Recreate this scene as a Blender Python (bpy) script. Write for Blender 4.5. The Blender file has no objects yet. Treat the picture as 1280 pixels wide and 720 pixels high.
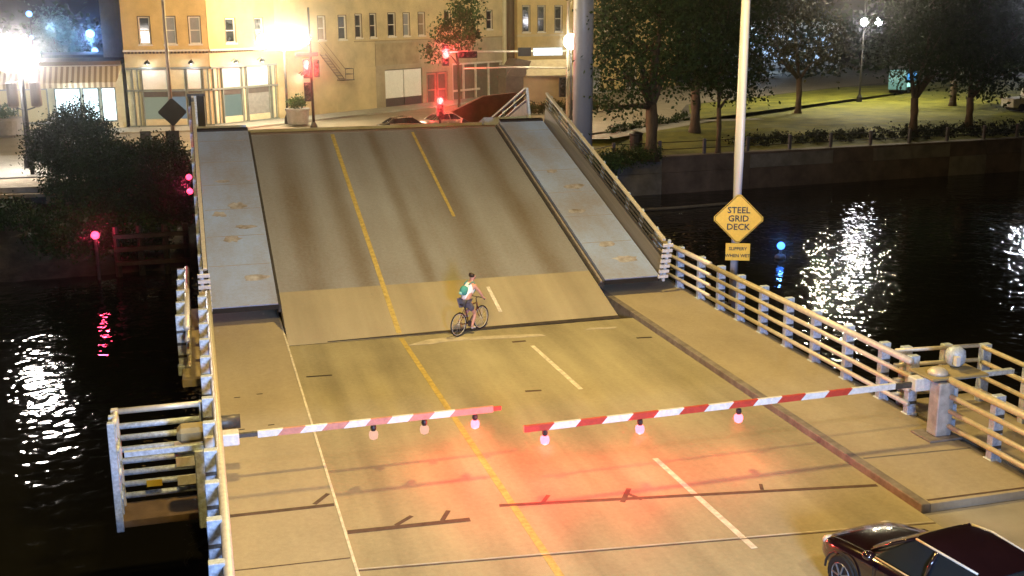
import bpy, bmesh, math, random
import numpy as np
from mathutils import Vector, Matrix
random.seed(7)
RAD = math.radians
S = bpy.context.scene
COL = S.collection

# ------------------------------------------------------------------ camera
cam_d = bpy.data.cameras.new("camera"); cam = bpy.data.objects.new("camera", cam_d); COL.objects.link(cam)
cam_d.sensor_fit = 'HORIZONTAL'; cam_d.sensor_width = 36.0
cam_d.lens = 1390.0 / 1280.0 * 36.0
cam_d.clip_start = 0.1; cam_d.clip_end = 3000
PITCH, YAW, ROLL = RAD(13.841), RAD(15.793), RAD(0.35)
Fv = Vector((math.sin(YAW)*math.cos(PITCH), math.cos(YAW)*math.cos(PITCH), -math.sin(PITCH)))
Rv = Vector((math.cos(YAW), -math.sin(YAW), 0)); Dv = Fv.cross(Rv)
c_, s_ = math.cos(ROLL), math.sin(ROLL)
R2 = c_*Rv + s_*Dv; D2 = -s_*Rv + c_*Dv
mw = Matrix((( R2.x, -D2.x, -Fv.x, 0), (R2.y, -D2.y, -Fv.y, 0), (R2.z, -D2.z, -Fv.z, 9.0), (0, 0, 0, 1)))
cam.matrix_world = mw
S.camera = cam

# ------------------------------------------------------------------ world: night sky
W = bpy.data.worlds.new("World"); S.world = W; W.use_nodes = True
wn = W.node_tree.nodes; wl = W.node_tree.links
bg = wn['Background']
sky = wn.new('ShaderNodeTexSky'); sky.sky_type = 'NISHITA'; sky.sun_disc = False
sky.sun_elevation = RAD(-3.5); sky.sun_rotation = RAD(200); sky.altitude = 100
wl.new(sky.outputs[0], bg.inputs[0]); bg.inputs[1].default_value = 0.06
S.view_settings.view_transform = 'Standard'; S.view_settings.look = 'None'
S.view_settings.exposure = 0.0; S.view_settings.gamma = 1.0
S.cycles.max_bounces = 5; S.cycles.diffuse_bounces = 2; S.cycles.glossy_bounces = 3
S.cycles.transmission_bounces = 4; S.cycles.transparent_max_bounces = 6
S.cycles.sample_clamp_indirect = 6.0; S.cycles.sample_clamp_direct = 0.0
S.cycles.caustics_reflective = False; S.cycles.caustics_refractive = False
S.cycles.use_denoising = True

def lamp(name, loc, power, col, size=0.15, kind='POINT', spot=None, aim=None, blend=0.5):
    d = bpy.data.lights.new(name, kind); d.energy = power; d.color = col
    d.shadow_soft_size = size
    if kind == 'SPOT':
        d.spot_size = RAD(spot); d.spot_blend = blend
    o = bpy.data.objects.new(name, d); COL.objects.link(o); o.location = loc
    if aim is not None:
        o.rotation_euler = (Vector(aim)-Vector(loc)).to_track_quat('-Z', 'Y').to_euler()
    return o
SODIUM = (1.0, 0.68, 0.19); COOL = (0.50, 0.66, 1.0); WARMW = (1.0, 0.84, 0.55); RED = (1.0, 0.035, 0.03); WHITE = (1, .95, .9)
# lamps above / beside the picture edge that light the bridge
lamp('bridge_lamp_light', (9.5, 27.5, 13.0), 9200, SODIUM, .6)
lamp('bridge_lamp_light', (1.0, 16.0, 12.5), 6000, SODIUM, .25)
lamp('bridge_lamp_light', (13.6, 8.0, 12.5), 3000, (1.0, .78, .48), .25)
lamp('bridge_flood_light', (4.5, -4.0, 6.2), 46000, (.42, .60, 1), 1.6, 'SPOT', 60, (7, 40, 4), 1.0)
lamp('far_fill_light', (6.0, 80.0, 12.0), 13000, (1, .76, .32), .4)  # unseen fill lamp added to brighten the far facades and street
lamp('far_fill_light', (34.0, 100.0, 13.0), 6000, (1, .75, .36), .4)  # second unseen fill lamp added for the far side
# ------------------------------------------------------------------ materials
_M = {}
def nodes(m):
    return m.node_tree.nodes, m.node_tree.links
def mat(name, col, rough=.65, metal=0.0, var=.18, scale=2.5, bump=.15, bscale=25, stretch=(1, 1, 1), spec=.4, col2=None, detail=6):
    if name in _M: return _M[name]
    m = bpy.data.materials.new(name); m.use_nodes = True; n, l = nodes(m)
    b = n['Principled BSDF']; b.inputs['Roughness'].default_value = rough; b.inputs['Metallic'].default_value = metal
    b.inputs['Specular IOR Level'].default_value = spec
    tc = n.new('ShaderNodeTexCoord'); mp = n.new('ShaderNodeMapping'); mp.inputs['Scale'].default_value = stretch
    l.new(tc.outputs['Object'], mp.inputs[0])
    nz = n.new('ShaderNodeTexNoise'); nz.inputs['Scale'].default_value = scale; nz.inputs['Detail'].default_value = detail; nz.inputs['Roughness'].default_value = .62
    l.new(mp.outputs[0], nz.inputs[0])
    cr = n.new('ShaderNodeValToRGB'); cr.color_ramp.elements[0].position = .32; cr.color_ramp.elements[1].position = .68
    a = [max(0, c*(1-var)) for c in col]; z = [min(1, c*(1+var)) for c in (col2 or col)]
    cr.color_ramp.elements[0].color = (*a, 1); cr.color_ramp.elements[1].color = (*z, 1)
    l.new(nz.outputs[0], cr.inputs[0]); l.new(cr.outputs[0], b.inputs['Base Color'])
    if bump:
        n2 = n.new('ShaderNodeTexNoise'); n2.inputs['Scale'].default_value = bscale; n2.inputs['Detail'].default_value = 4
        l.new(mp.outputs[0], n2.inputs[0])
        bp = n.new('ShaderNodeBump'); bp.inputs['Strength'].default_value = bump; bp.inputs['Distance'].default_value = .03
        l.new(n2.outputs[0], bp.inputs['Height']); l.new(bp.outputs[0], b.inputs['Normal'])
    _M[name] = m; return m
def emit(name, col, strength):
    if name in _M: return _M[name]
    m = bpy.data.materials.new(name); m.use_nodes = True; n, l = nodes(m)
    b = n['Principled BSDF']; b.inputs['Base Color'].default_value = (.01, .01, .01, 1); b.inputs['Specular IOR Level'].default_value = .1
    b.inputs['Emission Color'].default_value = (*col, 1); b.inputs['Emission Strength'].default_value = strength
    b.inputs['Roughness'].default_value = .4
    m.cycles.emission_sampling = 'NONE'
    _M[name] = m; return m
def glass(name, col=(.02, .025, .03), rough=.08):
    return mat(name, col, rough, 0, .1, 1, .02, 3, spec=.8)

def deck_mat(name, base, streak, wheel_x, bands, grid=False):
    """worn deck: blotches, lengthwise streaks and darker wheel tracks (wear painted where the traffic runs)"""
    m = bpy.data.materials.new(name); m.use_nodes = True; n, l = nodes(m); b = n['Principled BSDF']
    tc = n.new('ShaderNodeTexCoord')
    def noise(scale, st, det=6, rg=.6):
        mp = n.new('ShaderNodeMapping'); mp.inputs['Scale'].default_value = st; l.new(tc.outputs['Object'], mp.inputs[0])
        z = n.new('ShaderNodeTexNoise'); z.inputs['Scale'].default_value = scale; z.inputs['Detail'].default_value = det; z.inputs['Roughness'].default_value = rg
        l.new(mp.outputs[0], z.inputs[0]); return z.outputs[0]
    def math_(op, a, c=None):
        k = n.new('ShaderNodeMath'); k.operation = op
        for i, v in enumerate((a, c)):
            if v is None: continue
            if isinstance(v, (int, float)): k.inputs[i].default_value = v
            else: l.new(v, k.inputs[i])
        return k.outputs[0]
    big = noise(.35, (1, .5, 1)); st = noise(1.0, (1.3, .06, 1), 5, .6); fine = noise(9, (1, 1, 1), 8, .75)
    # wheel tracks: sum of smooth bumps in x
    sx = n.new('ShaderNodeSeparateXYZ'); l.new(tc.outputs['Object'], sx.inputs[0])
    tot = None
    for wx, ww in wheel_x:
        d = math_('SUBTRACT', sx.outputs[0], wx); d = math_('DIVIDE', d, ww); d = math_('MULTIPLY', d, d)
        d = math_('MULTIPLY', d, -1.0); e = math_('EXPONENT', d); tot = e if tot is None else math_('ADD', tot, e)
    f = math_('MULTIPLY', math_('SUBTRACT', big, .5), bands[0])
    f = math_('ADD', f, math_('MULTIPLY', math_('SUBTRACT', st, .5), bands[1]))
    f = math_('ADD', f, math_('MULTIPLY', math_('SUBTRACT', fine, .5), bands[2]))
    if tot is not None: f = math_('SUBTRACT', f, math_('MULTIPLY', tot, bands[3]))
    f = math_('ADD', f, .5)
    cr = n.new('ShaderNodeValToRGB'); cr.color_ramp.elements[0].color = (*streak, 1); cr.color_ramp.elements[1].color = (*base, 1)
    cr.color_ramp.elements[0].position = .1; cr.color_ramp.elements[1].position = .8
    l.new(f, cr.inputs[0]); l.new(cr.outputs[0], b.inputs['Base Color'])
    b.inputs['Roughness'].default_value = .62 if not grid else .5; b.inputs['Specular IOR Level'].default_value = .4
    bp = n.new('ShaderNodeBump'); bp.inputs['Strength'].default_value = .25; bp.inputs['Distance'].default_value = .02
    l.new(fine, bp.inputs['Height']); l.new(bp.outputs[0], b.inputs['Normal'])
    _M[name] = m; return m

ROAD = deck_mat('road_concrete', (.40, .365, .25), (.19, .17, .12), [(2.9, .35), (4.5, .4), (6.1, .4), (7.8, .35), (9.6, .4), (11.2, .4)], (1.1, .8, .65, .2))
LEAFC = deck_mat('leaf_concrete', (.41, .365, .25), (.22, .19, .13), [(2.9, .35), (4.5, .4), (6.1, .4), (7.8, .35), (9.6, .4), (11.2, .4)], (.8, .7, .3, .14))
GRID = deck_mat('steel_grid', (.32, .345, .38), (.15, .125, .095), [(3.2, .5), (4.75, .3), (6.8, .25), (8.75, .5), (10.95, .5)], (.5, .4, .6, .27), True)
SIDE = deck_mat('sidewalk_concrete', (.42, .365, .27), (.25, .215, .16), [], (1.2, .3, .8, 0))
PLATE = deck_mat('sidewalk_plate', (.30, .42, .72), (.24, .23, .24), [], (1.9, .3, .7, 0))
KERB = mat('kerb_concrete', (.30, .26, .22), .7, var=.25, scale=6)
PINKKERB = mat('kerb_red_stain', (.19, .17, .16), .7, var=.3, scale=4)
YEL = mat('yellow_paint', (.44, .34, .11), .6, var=.3, scale=7)
WHT = mat('white_paint', (.62, .58, .5), .6, var=.3, scale=7)
DARK = mat('joint_dark', (.035, .028, .024), .8, var=.4, scale=6)
SEAM = mat('seam_brown', (.085, .055, .045), .8, var=.35, scale=5)
STEEL = mat('dark_steel', (.07, .065, .06), .45, .3, var=.35, scale=6)
GALV = mat('rail_aluminium', (.62, .58, .50), .42, .25, var=.12, scale=9)
POST = mat('post_aluminium', (.48, .56, .68), .5, .15, var=.3, scale=14)
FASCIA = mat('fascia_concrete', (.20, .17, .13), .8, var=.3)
WHITEM = mat('gate_white', (.66, .66, .66), .4, var=.15, scale=12)
REDM = mat('gate_red', (.45, .05, .03), .45, var=.15, scale=12)
REDFADE = mat('gate_faded_red', (.50, .22, .17), .5, var=.15, scale=12)
BLACKM = mat('black_metal', (.015, .015, .016), .5, var=.2)
ASPH = mat('asphalt', (.085, .078, .07), .75, var=.3, scale=.8, bump=.3, bscale=40)
PAVE = mat('pavement', (.34, .33, .30), .7, var=.15, scale=1.0)
GRASS = mat('lawn_grass', (.11, .13, .010), .8, var=.35, scale=.5, bump=.8, bscale=18, col2=(.18, .18, .018))
BANK = mat('bank_soil', (.05, .04, .028), .9, var=.5, scale=1.5, bump=1, bscale=6)
YWALL = mat('cream_render', (.50, .41, .24), .8, var=.22, scale=.45, bump=.3, bscale=12)
OWALL = mat('orange_render', (.52, .39, .17), .8, var=.14, scale=.8)
TWALL = mat('tan_render', (.36, .31, .22), .8, var=.22, scale=.5)
TRIM = mat('grey_trim', (.20, .23, .22), .6, var=.12)
CREAM = mat('cream_panel', (.62, .58, .42), .6, var=.08)
WPANEL = mat('white_panel', (.78, .80, .80), .5, var=.05)
WINF = mat('window_frame_white', (.60, .57, .52), .5, var=.1)
DARKF = mat('window_surround', (.07, .055, .04), .7, var=.2)
WPANE = glass('window_glass')
BLIND = mat('grey_blind', (.22, .23, .25), .6, var=.1)
BROWN = mat('brown_pilaster', (.12, .085, .05), .75, var=.2)
BRICK = mat('brown_render', (.17, .075, .045), .8, var=.25, scale=2)
STONE = mat('quay_stone', (.13, .10, .085), .8, var=.4, scale=.8, bump=.6, bscale=5)
STONEL = mat('quay_pale_stone', (.20, .19, .18), .8, var=.35, scale=1.0, bump=.5, bscale=5)
COLM = mat('column_paint', (.42, .44, .52), .4, .1, var=.06, scale=.6)
BARK = mat('bark', (.10, .075, .05), .9, var=.4, scale=5, bump=.8, bscale=12, stretch=(1, 1, .25))
RUBBER = mat('rubber', (.012, .012, .012), .8)
SIGNY = mat('sign_yellow', (.58, .40, .03), .45, var=.08, scale=8)
SIGNB = mat('sign_black', (.02, .018, .015), .5)
SIGNBK = mat('sign_back', (.035, .03, .025), .8, var=.15)

def leafmat(name, c1, c2):
    m = mat(name, c1, .6, 0, .35, 1.1, 0, col2=c2, spec=.12); return m
LEAF_A = leafmat('leaf_dark', (.011, .030, .006), (.024, .052, .010))
LEAF_B = leafmat('leaf_green', (.022, .050, .016), (.050, .095, .03))
LEAF_C = leafmat('leaf_bush', (.008, .022, .006), (.018, .038, .010))
LEAF_D = leafmat('leaf_olive', (.03, .034, .010), (.055, .055, .015))

# ------------------------------------------------------------------ mesh helpers
class MB:
    def __init__(s): s.v = []; s.f = []
    def add(s, vs, fs):
        k = len(s.v); s.v += [tuple(v) for v in vs]; s.f += [tuple(i+k for i in f) for f in fs]; return s
    def box(s, x0, x1, y0, y1, z0, z1, m=None):
        vs = [Vector(p) for p in ((x0,y0,z0),(x1,y0,z0),(x1,y1,z0),(x0,y1,z0),(x0,y0,z1),(x1,y0,z1),(x1,y1,z1),(x0,y1,z1))]
        if m is not None: vs = [m @ v for v in vs]
        return s.add(vs, [(0,3,2,1),(4,5,6,7),(0,1,5,4),(1,2,6,5),(2,3,7,6),(3,0,4,7)])
    def tube(s, pts, r, n=8, cap=True):
        pts = [Vector(p) for p in pts]; rs = r if isinstance(r, (list, tuple)) else [r]*len(pts)
        rings = []
        for i, p in enumerate(pts):
            t = (pts[min(i+1, len(pts)-1)] - pts[max(i-1, 0)]).normalized()
            a = t.cross(Vector((0, 0, 1)));
            if a.length < 1e-3: a = t.cross(Vector((0, 1, 0)))
            a.normalize(); b = t.cross(a).normalized()
            rings.append([p + rs[i]*(math.cos(2*math.pi*k/n)*a + math.sin(2*math.pi*k/n)*b) for k in range(n)])
        vs = [q for R in rings for q in R]; fs = []
        for i in range(len(pts)-1):
            for k in range(n):
                fs.append((i*n+k, i*n+(k+1) % n, (i+1)*n+(k+1) % n, (i+1)*n+k))
        if cap: fs += [tuple(range(n-1, -1, -1)), tuple((len(pts)-1)*n+k for k in range(n))]
        return s.add(vs, fs)
    def sphere(s, c, r, n=12, m=8, sz=1.0):
        vs = [Vector(c)+Vector((0, 0, -r*sz))]
        for j in range(1, m):
            a = -math.pi/2 + math.pi*j/m
            for k in range(n):
                t = 2*math.pi*k/n; vs.append(Vector(c)+Vector((r*math.cos(a)*math.cos(t), r*math.cos(a)*math.sin(t), r*sz*math.sin(a))))
        vs.append(Vector(c)+Vector((0, 0, r*sz))); fs = []
        for k in range(n): fs.append((0, 1+(k+1) % n, 1+k))
        for j in range(m-2):
            for k in range(n): fs.append((1+j*n+k, 1+j*n+(k+1) % n, 1+(j+1)*n+(k+1) % n, 1+(j+1)*n+k))
        L = len(vs)-1
        for k in range(n): fs.append((L, 1+(m-2)*n+k, 1+(m-2)*n+(k+1) % n))
        return s.add(vs, fs)
    def prism(s, poly, d, axis='y'):
        """poly: 2-D outline (counter-clockwise) given a thickness d=(a,b) along axis"""
        n = len(poly)
        def P(u, v, w):
            return {'y': (u, w, v), 'x': (w, u, v), 'z': (u, v, w)}[axis]
        vs = [P(u, v, d[0]) for u, v in poly] + [P(u, v, d[1]) for u, v in poly]
        fs = [tuple(range(n)), tuple(range(2*n-1, n-1, -1))] + [(i, i+n, (i+1) % n + n, (i+1) % n) for i in range(n)]
        return s.add(vs, fs)
    def lathe(s, prof, c=(0, 0, 0), n=16):
        c = Vector(c); vs = []; fs = []
        for r, z in prof:
            for k in range(n): vs.append(c+Vector((r*math.cos(2*math.pi*k/n), r*math.sin(2*math.pi*k/n), z)))
        for j in range(len(prof)-1):
            for k in range(n): fs.append((j*n+k, j*n+(k+1) % n, (j+1)*n+(k+1) % n, (j+1)*n+k))
        fs += [tuple(range(n-1, -1, -1)), tuple((len(prof)-1)*n+k for k in range(n))]
        return s.add(vs, fs)
    def mesh(s, name, material, smooth=False, bevel=0):
        me = bpy.data.meshes.new(name); me.from_pydata(s.v, [], s.f); 
        bm = bmesh.new(); bm.from_mesh(me); bmesh.ops.recalc_face_normals(bm, faces=bm.faces)
        if bevel:
            bmesh.ops.bevel(bm, geom=list(bm.edges), offset=bevel, segments=1, affect='EDGES', clamp_overlap=True)
        bm.to_mesh(me); bm.free()
        me.materials.append(material)
        if smooth:
            for p in me.polygons: p.use_smooth = True
        return me
    def build(s, name, material, parent=None, smooth=False, bevel=0, **kw):
        return link(name, s.mesh(name, material, smooth, bevel), parent, **kw)
def link(name, data, parent=None, loc=None, rot=None, **kw):
    o = bpy.data.objects.new(name, data); COL.objects.link(o)
    if parent is not None: o.parent = parent
    if loc is not None: o.location = loc
    if rot is not None: o.rotation_euler = rot
    return tag(o, **kw)
def tag(o, label=None, category=None, group=None, kind=None):
    if label: o['label'] = label
    if category: o['category'] = category
    if group: o['group'] = group
    if kind: o['kind'] = kind
    return o
def thing(name, label, cat, loc=(0, 0, 0), rot=(0, 0, 0), group=None):
    return link(name, None, None, loc, rot, label=label, category=cat, group=group)
def copy_tree(o, parent=None):
    c = o.copy(); COL.objects.link(c); c.parent = parent
    for ch in list(o.children): copy_tree(ch, c)
    return c
def B(x0, x1, y0, y1, z0, z1): return MB().box(x0, x1, y0, y1, z0, z1)

# ================================================================== SETTING
# water with wind ripples
def water_mat():
    m = bpy.data.materials.new('river_water'); m.use_nodes = True; n, l = nodes(m); b = n['Principled BSDF']
    b.inputs['Base Color'].default_value = (.010, .010, .008, 1); b.inputs['Roughness'].default_value = .035
    b.inputs['IOR'].default_value = 1.33
    tc = n.new('ShaderNodeTexCoord')
    def nz(scale, st, det):
        mp = n.new('ShaderNodeMapping'); mp.inputs['Scale'].default_value = st; mp.inputs['Rotation'].default_value = (0, 0, RAD(-12))
        l.new(tc.outputs['Object'], mp.inputs[0]); z = n.new('ShaderNodeTexNoise'); z.inputs['Scale'].default_value = scale
        z.inputs['Detail'].default_value = det; z.inputs['Roughness'].default_value = .55; z.inputs['Distortion'].default_value = .3
        l.new(mp.outputs[0], z.inputs[0]); return z.outputs[0]
    a = nz(.5, (.7, 1.2, 1), 1); c = nz(2.0, (.95, .85, 1), 1)
    b1 = n.new('ShaderNodeBump'); b1.inputs['Strength'].default_value = 1; b1.inputs['Distance'].default_value = .05; l.new(a, b1.inputs['Height'])
    b2 = n.new('ShaderNodeBump'); b2.inputs['Strength'].default_value = 1; b2.inputs['Distance'].default_value = .040; l.new(c, b2.inputs['Height'])
    l.new(b1.outputs[0], b2.inputs['Normal']); l.new(b2.outputs[0], b.inputs['Normal'])
    return m
WATER = water_mat()
MB().add([(-400, -200, -3.5), (500, -200, -3.5), (500, 101, -3.5), (-400, 101, -3.5)], [(0, 1, 2, 3)]).build('water', WATER, kind='structure')
# the far bank: one sheet to the horizon, sloping down to the water on the left
MB().add([(-400, 66, 0), (2.0, 66, 0), (14.5, 66, 0), (17, 75, 0), (27, 80, 0), (60, 82, 0), (130, 88, 0), (900, 120, 0), (900, 1500, 0), (-900, 1500, 0), (-900, 66, 0)], [tuple(range(11))]).build('ground', ASPH, kind='structure')
QP = [(14.45, 62), (22.5, 67.5), (28, 72.6), (60, 74.6), (130, 80), (500, 100)]
QB = [(14.5, 66), (17, 75), (27, 80), (60, 82), (130, 88), (900, 120)]
MB().add([(x, y, -.95) for x, y in QP]+[(x, y, .0) for x, y in QB], [(i, i+1, i+7, i+6) for i in range(5)]).build('bank_lawn', GRASS, kind='structure')
bk = MB()
nx = 60; ys = [(57.0, -3.9), (58.5, -2.9), (60.5, -2.0), (63, -1.2), (66.002, -.003)]
vs = []
for i in range(nx+1):
    x = -60 + 76*i/nx
    for (y, z) in ys:
        j = 0 if y > 66 else 1
        vs.append((x, y + j*random.uniform(-.5, .5), z + j*random.uniform(-.25, .25)))
fs = [(i*5+k, (i+1)*5+k, (i+1)*5+k+1, i*5+k+1) for i in range(nx) for k in range(4)]
bk.add(vs, fs).build('river_bank', BANK, kind='structure')

# near approach
road = B(2.07, 12.42, -25, 30.42, -.45, 0).build('road', ROAD, kind='structure')
# land beside the approach (behind the camera side of the crossing)
B(12.43, 60, -25, 16.15, -.5, -.004).build('side_road', mat('side_road_concrete', (.30, .28, .25), .7, var=.2, scale=.7, bump=.2, bscale=25), kind='structure')
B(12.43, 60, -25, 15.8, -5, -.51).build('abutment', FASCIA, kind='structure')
# crossing seams of the road
def strip(name, a, b, w, z, m, parent=None, t=.004, **kw):
    a = Vector(a); b = Vector(b); d = (b-a).normalized(); nrm = Vector((-d.y, d.x))*w/2
    P = [a-nrm, b-nrm, b+nrm, a+nrm]
    return MB().add([(p.x, p.y, z) for p in P]+[(p.x, p.y, z+t) for p in P], [(0,3,2,1),(4,5,6,7),(0,1,5,4),(1,2,6,5),(2,3,7,6),(3,0,4,7)]).build(name, m, parent, **kw)
strip('road_seam', (2.12, 18.42), (4.35, 18.30), .15, .0005, SEAM, road)
strip('road_seam', (3.0, 18.45), (3.35, 18.75), .09, .0012, SEAM, road)
strip('road_seam', (3.85, 18.40), (4.05, 18.78), .09, .0012, SEAM, road)
strip('road_seam', (5.02, 18.72), (12.35, 17.50), .11, .0005, SEAM, road)
strip('road_seam', (5.85, 18.62), (6.05, 18.9), .08, .0012, SEAM, road)
strip('road_seam', (7.3, 18.2), (7.65, 18.75), .1, .0012, SEAM, road)
strip('road_seam', (7.7, 18.2), (7.5, 18.6), .08, .0016, SEAM, road)
strip('road_seam', (10.1, 17.95), (10.2, 18.2), .07, .0012, SEAM, road)
strip('road_joint', (2.1, 16.95), (12.4, 15.75), .035, .0008, SEAM, road)
strip('road_joint', (2.1, 17.01), (12.4, 15.81), .03, .0006, mat('pale_patch', (.44, .40, .33), .7, var=.25, scale=3), road)
strip('drain_slot', (2.3, 27.55), (2.95, 27.5), .09, .0008, DARK, road)
strip('drain_slot', (11.7, 28.35), (12.15, 28.3), .10, .0008, DARK, road)
pp_ = mat('pale_patch', (.44, .40, .33), .7, var=.25, scale=3)
MB().prism([(5.3, 29.55), (6.0, 29.5), (6.5, 29.62), (7.0, 29.6), (8.4, 29.4), (9.3, 29.35), (9.2, 29.55), (8.3, 29.72), (7.2, 29.85), (6.6, 30.0), (6.0, 29.95), (5.7, 29.8)], (.001, .0045), 'z').build('road_patch', pp_, road)
MB().prism([(10.6, 29.6), (11.5, 29.5), (11.6, 29.62), (10.8, 29.75)], (.001, .0045), 'z').build('road_patch', pp_, road)
strip('road_patch', (8.2, 29.0), (8.6, 29.0), .12, .0009, SEAM, road)
strip('road_patch', (7.35, 24.85), (7.75, 24.8), .10, .0009, SEAM, road)
# lane paint on the near road
strip('centre_line', (5.30, -20), (5.26, 30.3), .14, .0004, YEL, road)
for (a, b) in [((8.64, 28.5), (8.71, 24.6)), ((8.73, 20.0), (8.80, 15.8)), ((8.83, 11), (8.88, 7))]:
    strip('lane_dash', a, b, .12, .0004, WHT, road)

def sidewalk(name, x0, x1, y0, y1, kx, ktop):
    s = B(x0, x1, y0, y1, -.35, .15).build(name, SIDE, kind='structure')
    return s
swl = sidewalk('sidewalk_left', .0, 2.02, -25, 36.4, 2.07, 1)
B(2.021, 2.07, -25, 34.6, -.3, .158).build('kerb', WHT, swl)  # white strip puts the lit kerb edge into the colour
swr = sidewalk('sidewalk_right', 12.62, 15.15, 16.2, 36.6, 12.3, 1)
B(12.425, 12.619, 16.2, 34.6, -.34, .156).build('kerb', PINKKERB, swr, bevel=.015)
# slab joints in the sidewalks
for y in (19.38,): strip('slab_seam', (.05, y), (2.0, y-.05), .12, .1506, SEAM, swl)
strip('slab_seam', (1.65, 19.45), (1.95, 19.85), .09, .1512, SEAM, swl)
strip('slab_seam', (.1, 17.25), (2.0, 17.15), .03, .1506, SEAM, swl)
for (x, y) in ((.45, 26.0), (.98, 26.1), (1.1, 23.9), (.45, 23.8)): strip('slot', (x, y), (x+.14, y), .04, .1506, DARK, swl)
strip('slab_seam', (12.65, 18.45), (15.1, 18.3), .05, .1506, mat('grey_seam', (.14, .13, .12)), swr)
strip('slab_seam', (12.65, 16.35), (15.1, 16.3), .06, .1506, SEAM, swr)
# fascia girders and piers of the fixed span
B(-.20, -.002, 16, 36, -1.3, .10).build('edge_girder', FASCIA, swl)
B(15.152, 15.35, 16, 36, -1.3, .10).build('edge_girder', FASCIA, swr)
pier = thing('bridge_pier', 'dark concrete pier of the bridge below the raised leaf hinge', 'bridge pier', (7.5, 33, -3.6))
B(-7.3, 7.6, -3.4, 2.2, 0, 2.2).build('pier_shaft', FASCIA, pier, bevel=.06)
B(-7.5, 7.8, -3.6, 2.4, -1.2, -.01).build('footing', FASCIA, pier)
pier2 = thing('bridge_pier', 'tan concrete pier cap under the left railing platform nearest the camera', 'bridge pier', (-.9, 18.6, -5))
B(-1.35, .6, -1.3, .9, 0, 3.2).build('pier_cap', mat('pier_tan', (.22, .19, .13), .8, var=.25), pier2, bevel=.05)
B(-1.9, 4.2, 1.3, 2.1, 1.2, 3.0).build('pier_wall', FASCIA, pier2)

# ================================================================== RAISED LEAF
TH = RAD(17.1)
leaf = thing('bascule_leaf', 'raised near leaf of the drawbridge with brown grid deck and pale sidewalks', 'drawbridge', (0, 30.55, -.02), (TH, 0, 0))
LL = 15.15; SG = 2.95
B(2.10, 12.05, 0, SG, -.35, 0).build('concrete_panel', LEAFC, leaf)
B(2.10, 12.05, SG+.004, LL, -.45, -.006).build('grid_deck', GRID, leaf)
MB().add([(3.2, .02, .002), (12.05, -.02, .002), (12.05, .16, .002), (7.5, .13, .002), (3.2, .05, .002), (3.2, .02, .012), (12.05, -.02, .012), (12.05, .16, .012), (7.5, .13, .012), (3.2, .05, .012)],
         [(0,4,3,2,1), (5,6,7,8,9), (0,1,6,5), (1,2,7,6), (2,3,8,7), (3,4,9,8), (4,0,5,9)]).build('hinge_seam', DARK, leaf)
strip('centre_line', (5.28, .18), (5.26, LL-.2), .15, .0006, YEL, leaf)
for (a, b) in ((.9, 2.4), (7.3, 14.9)):
    strip('lane_dash', (8.52, a), (8.50, b), .11, .0006, WHT if a < 3 else YEL, leaf)
for sd in (0, 1):
    x0, x1 = ((.08, 2.0), (12.25, 14.12))[sd]
    sw = B(x0, x1, SG-.95, LL, .03, .20).build('leaf_sidewalk', PLATE, leaf)
    B(x0-.02, x1+.02, SG-.98, SG-.955, .02, .17).build('end_plate', BLACKM, sw)
    k = (2.003, 2.09) if sd == 0 else (12.06, 12.245)
    B(k[0], k[1], SG-.95, LL, -.1, .10 if sd else .16).build('kerb_channel', STEEL, sw)
    if sd: B(12.11, 12.16, SG-.95, LL, .1, .16).build('kerb_rail', KERB, sw)
    # plate seams
    rr = random.Random(sd)
    for q in range(6):
        y = SG + 1.5 + q*1.95
        strip('plate_seam', (x0+.05, y), (x1-.05, y), .03, .2006, mat('rust_seam', (.27, .25, .24), .8), sw)
    B(x0, x1, LL+.003, LL+.22, -.4, .26).build('tip_beam', BLACKM, leaf)
B(2.1, 12.05, LL+.003, LL+.14, -.55, .05).build('tip_beam', BROWN, leaf)
for gx in (1.2, 4.5, 9.6, 13.2):
    B(gx-.15, gx+.15, 5.5, LL-.2, -1.5, -.46).build('girder', STEEL, leaf)
STAIN = mat('rust_stain', (.22, .18, .14), .75, var=.3, scale=3, col2=(.33, .34, .38))
rs_ = random.Random(12)
for sd, spots in ((0, [(.9, 6.2), (1.4, 7.0), (.6, 8.0), (1.2, 8.6), (1.5, 3.6), (.8, 10.6)]), (1, [(13.1, 4.3), (12.9, 6.8), (13.5, 8.8), (13.0, 10.2), (13.4, 3.2)])):
    for (cx, cy) in spots:
        rx, ry = rs_.uniform(.25, .5), rs_.uniform(.12, .3)
        P_ = [(cx+rx*rs_.uniform(.6, 1.15)*math.cos(t_*math.pi/8), cy+ry*rs_.uniform(.6, 1.2)*math.sin(t_*math.pi/8)) for t_ in range(16)]
        MB().prism(P_, (.2002, .2030), 'z').build('rust_stain', STAIN, leaf)
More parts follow.
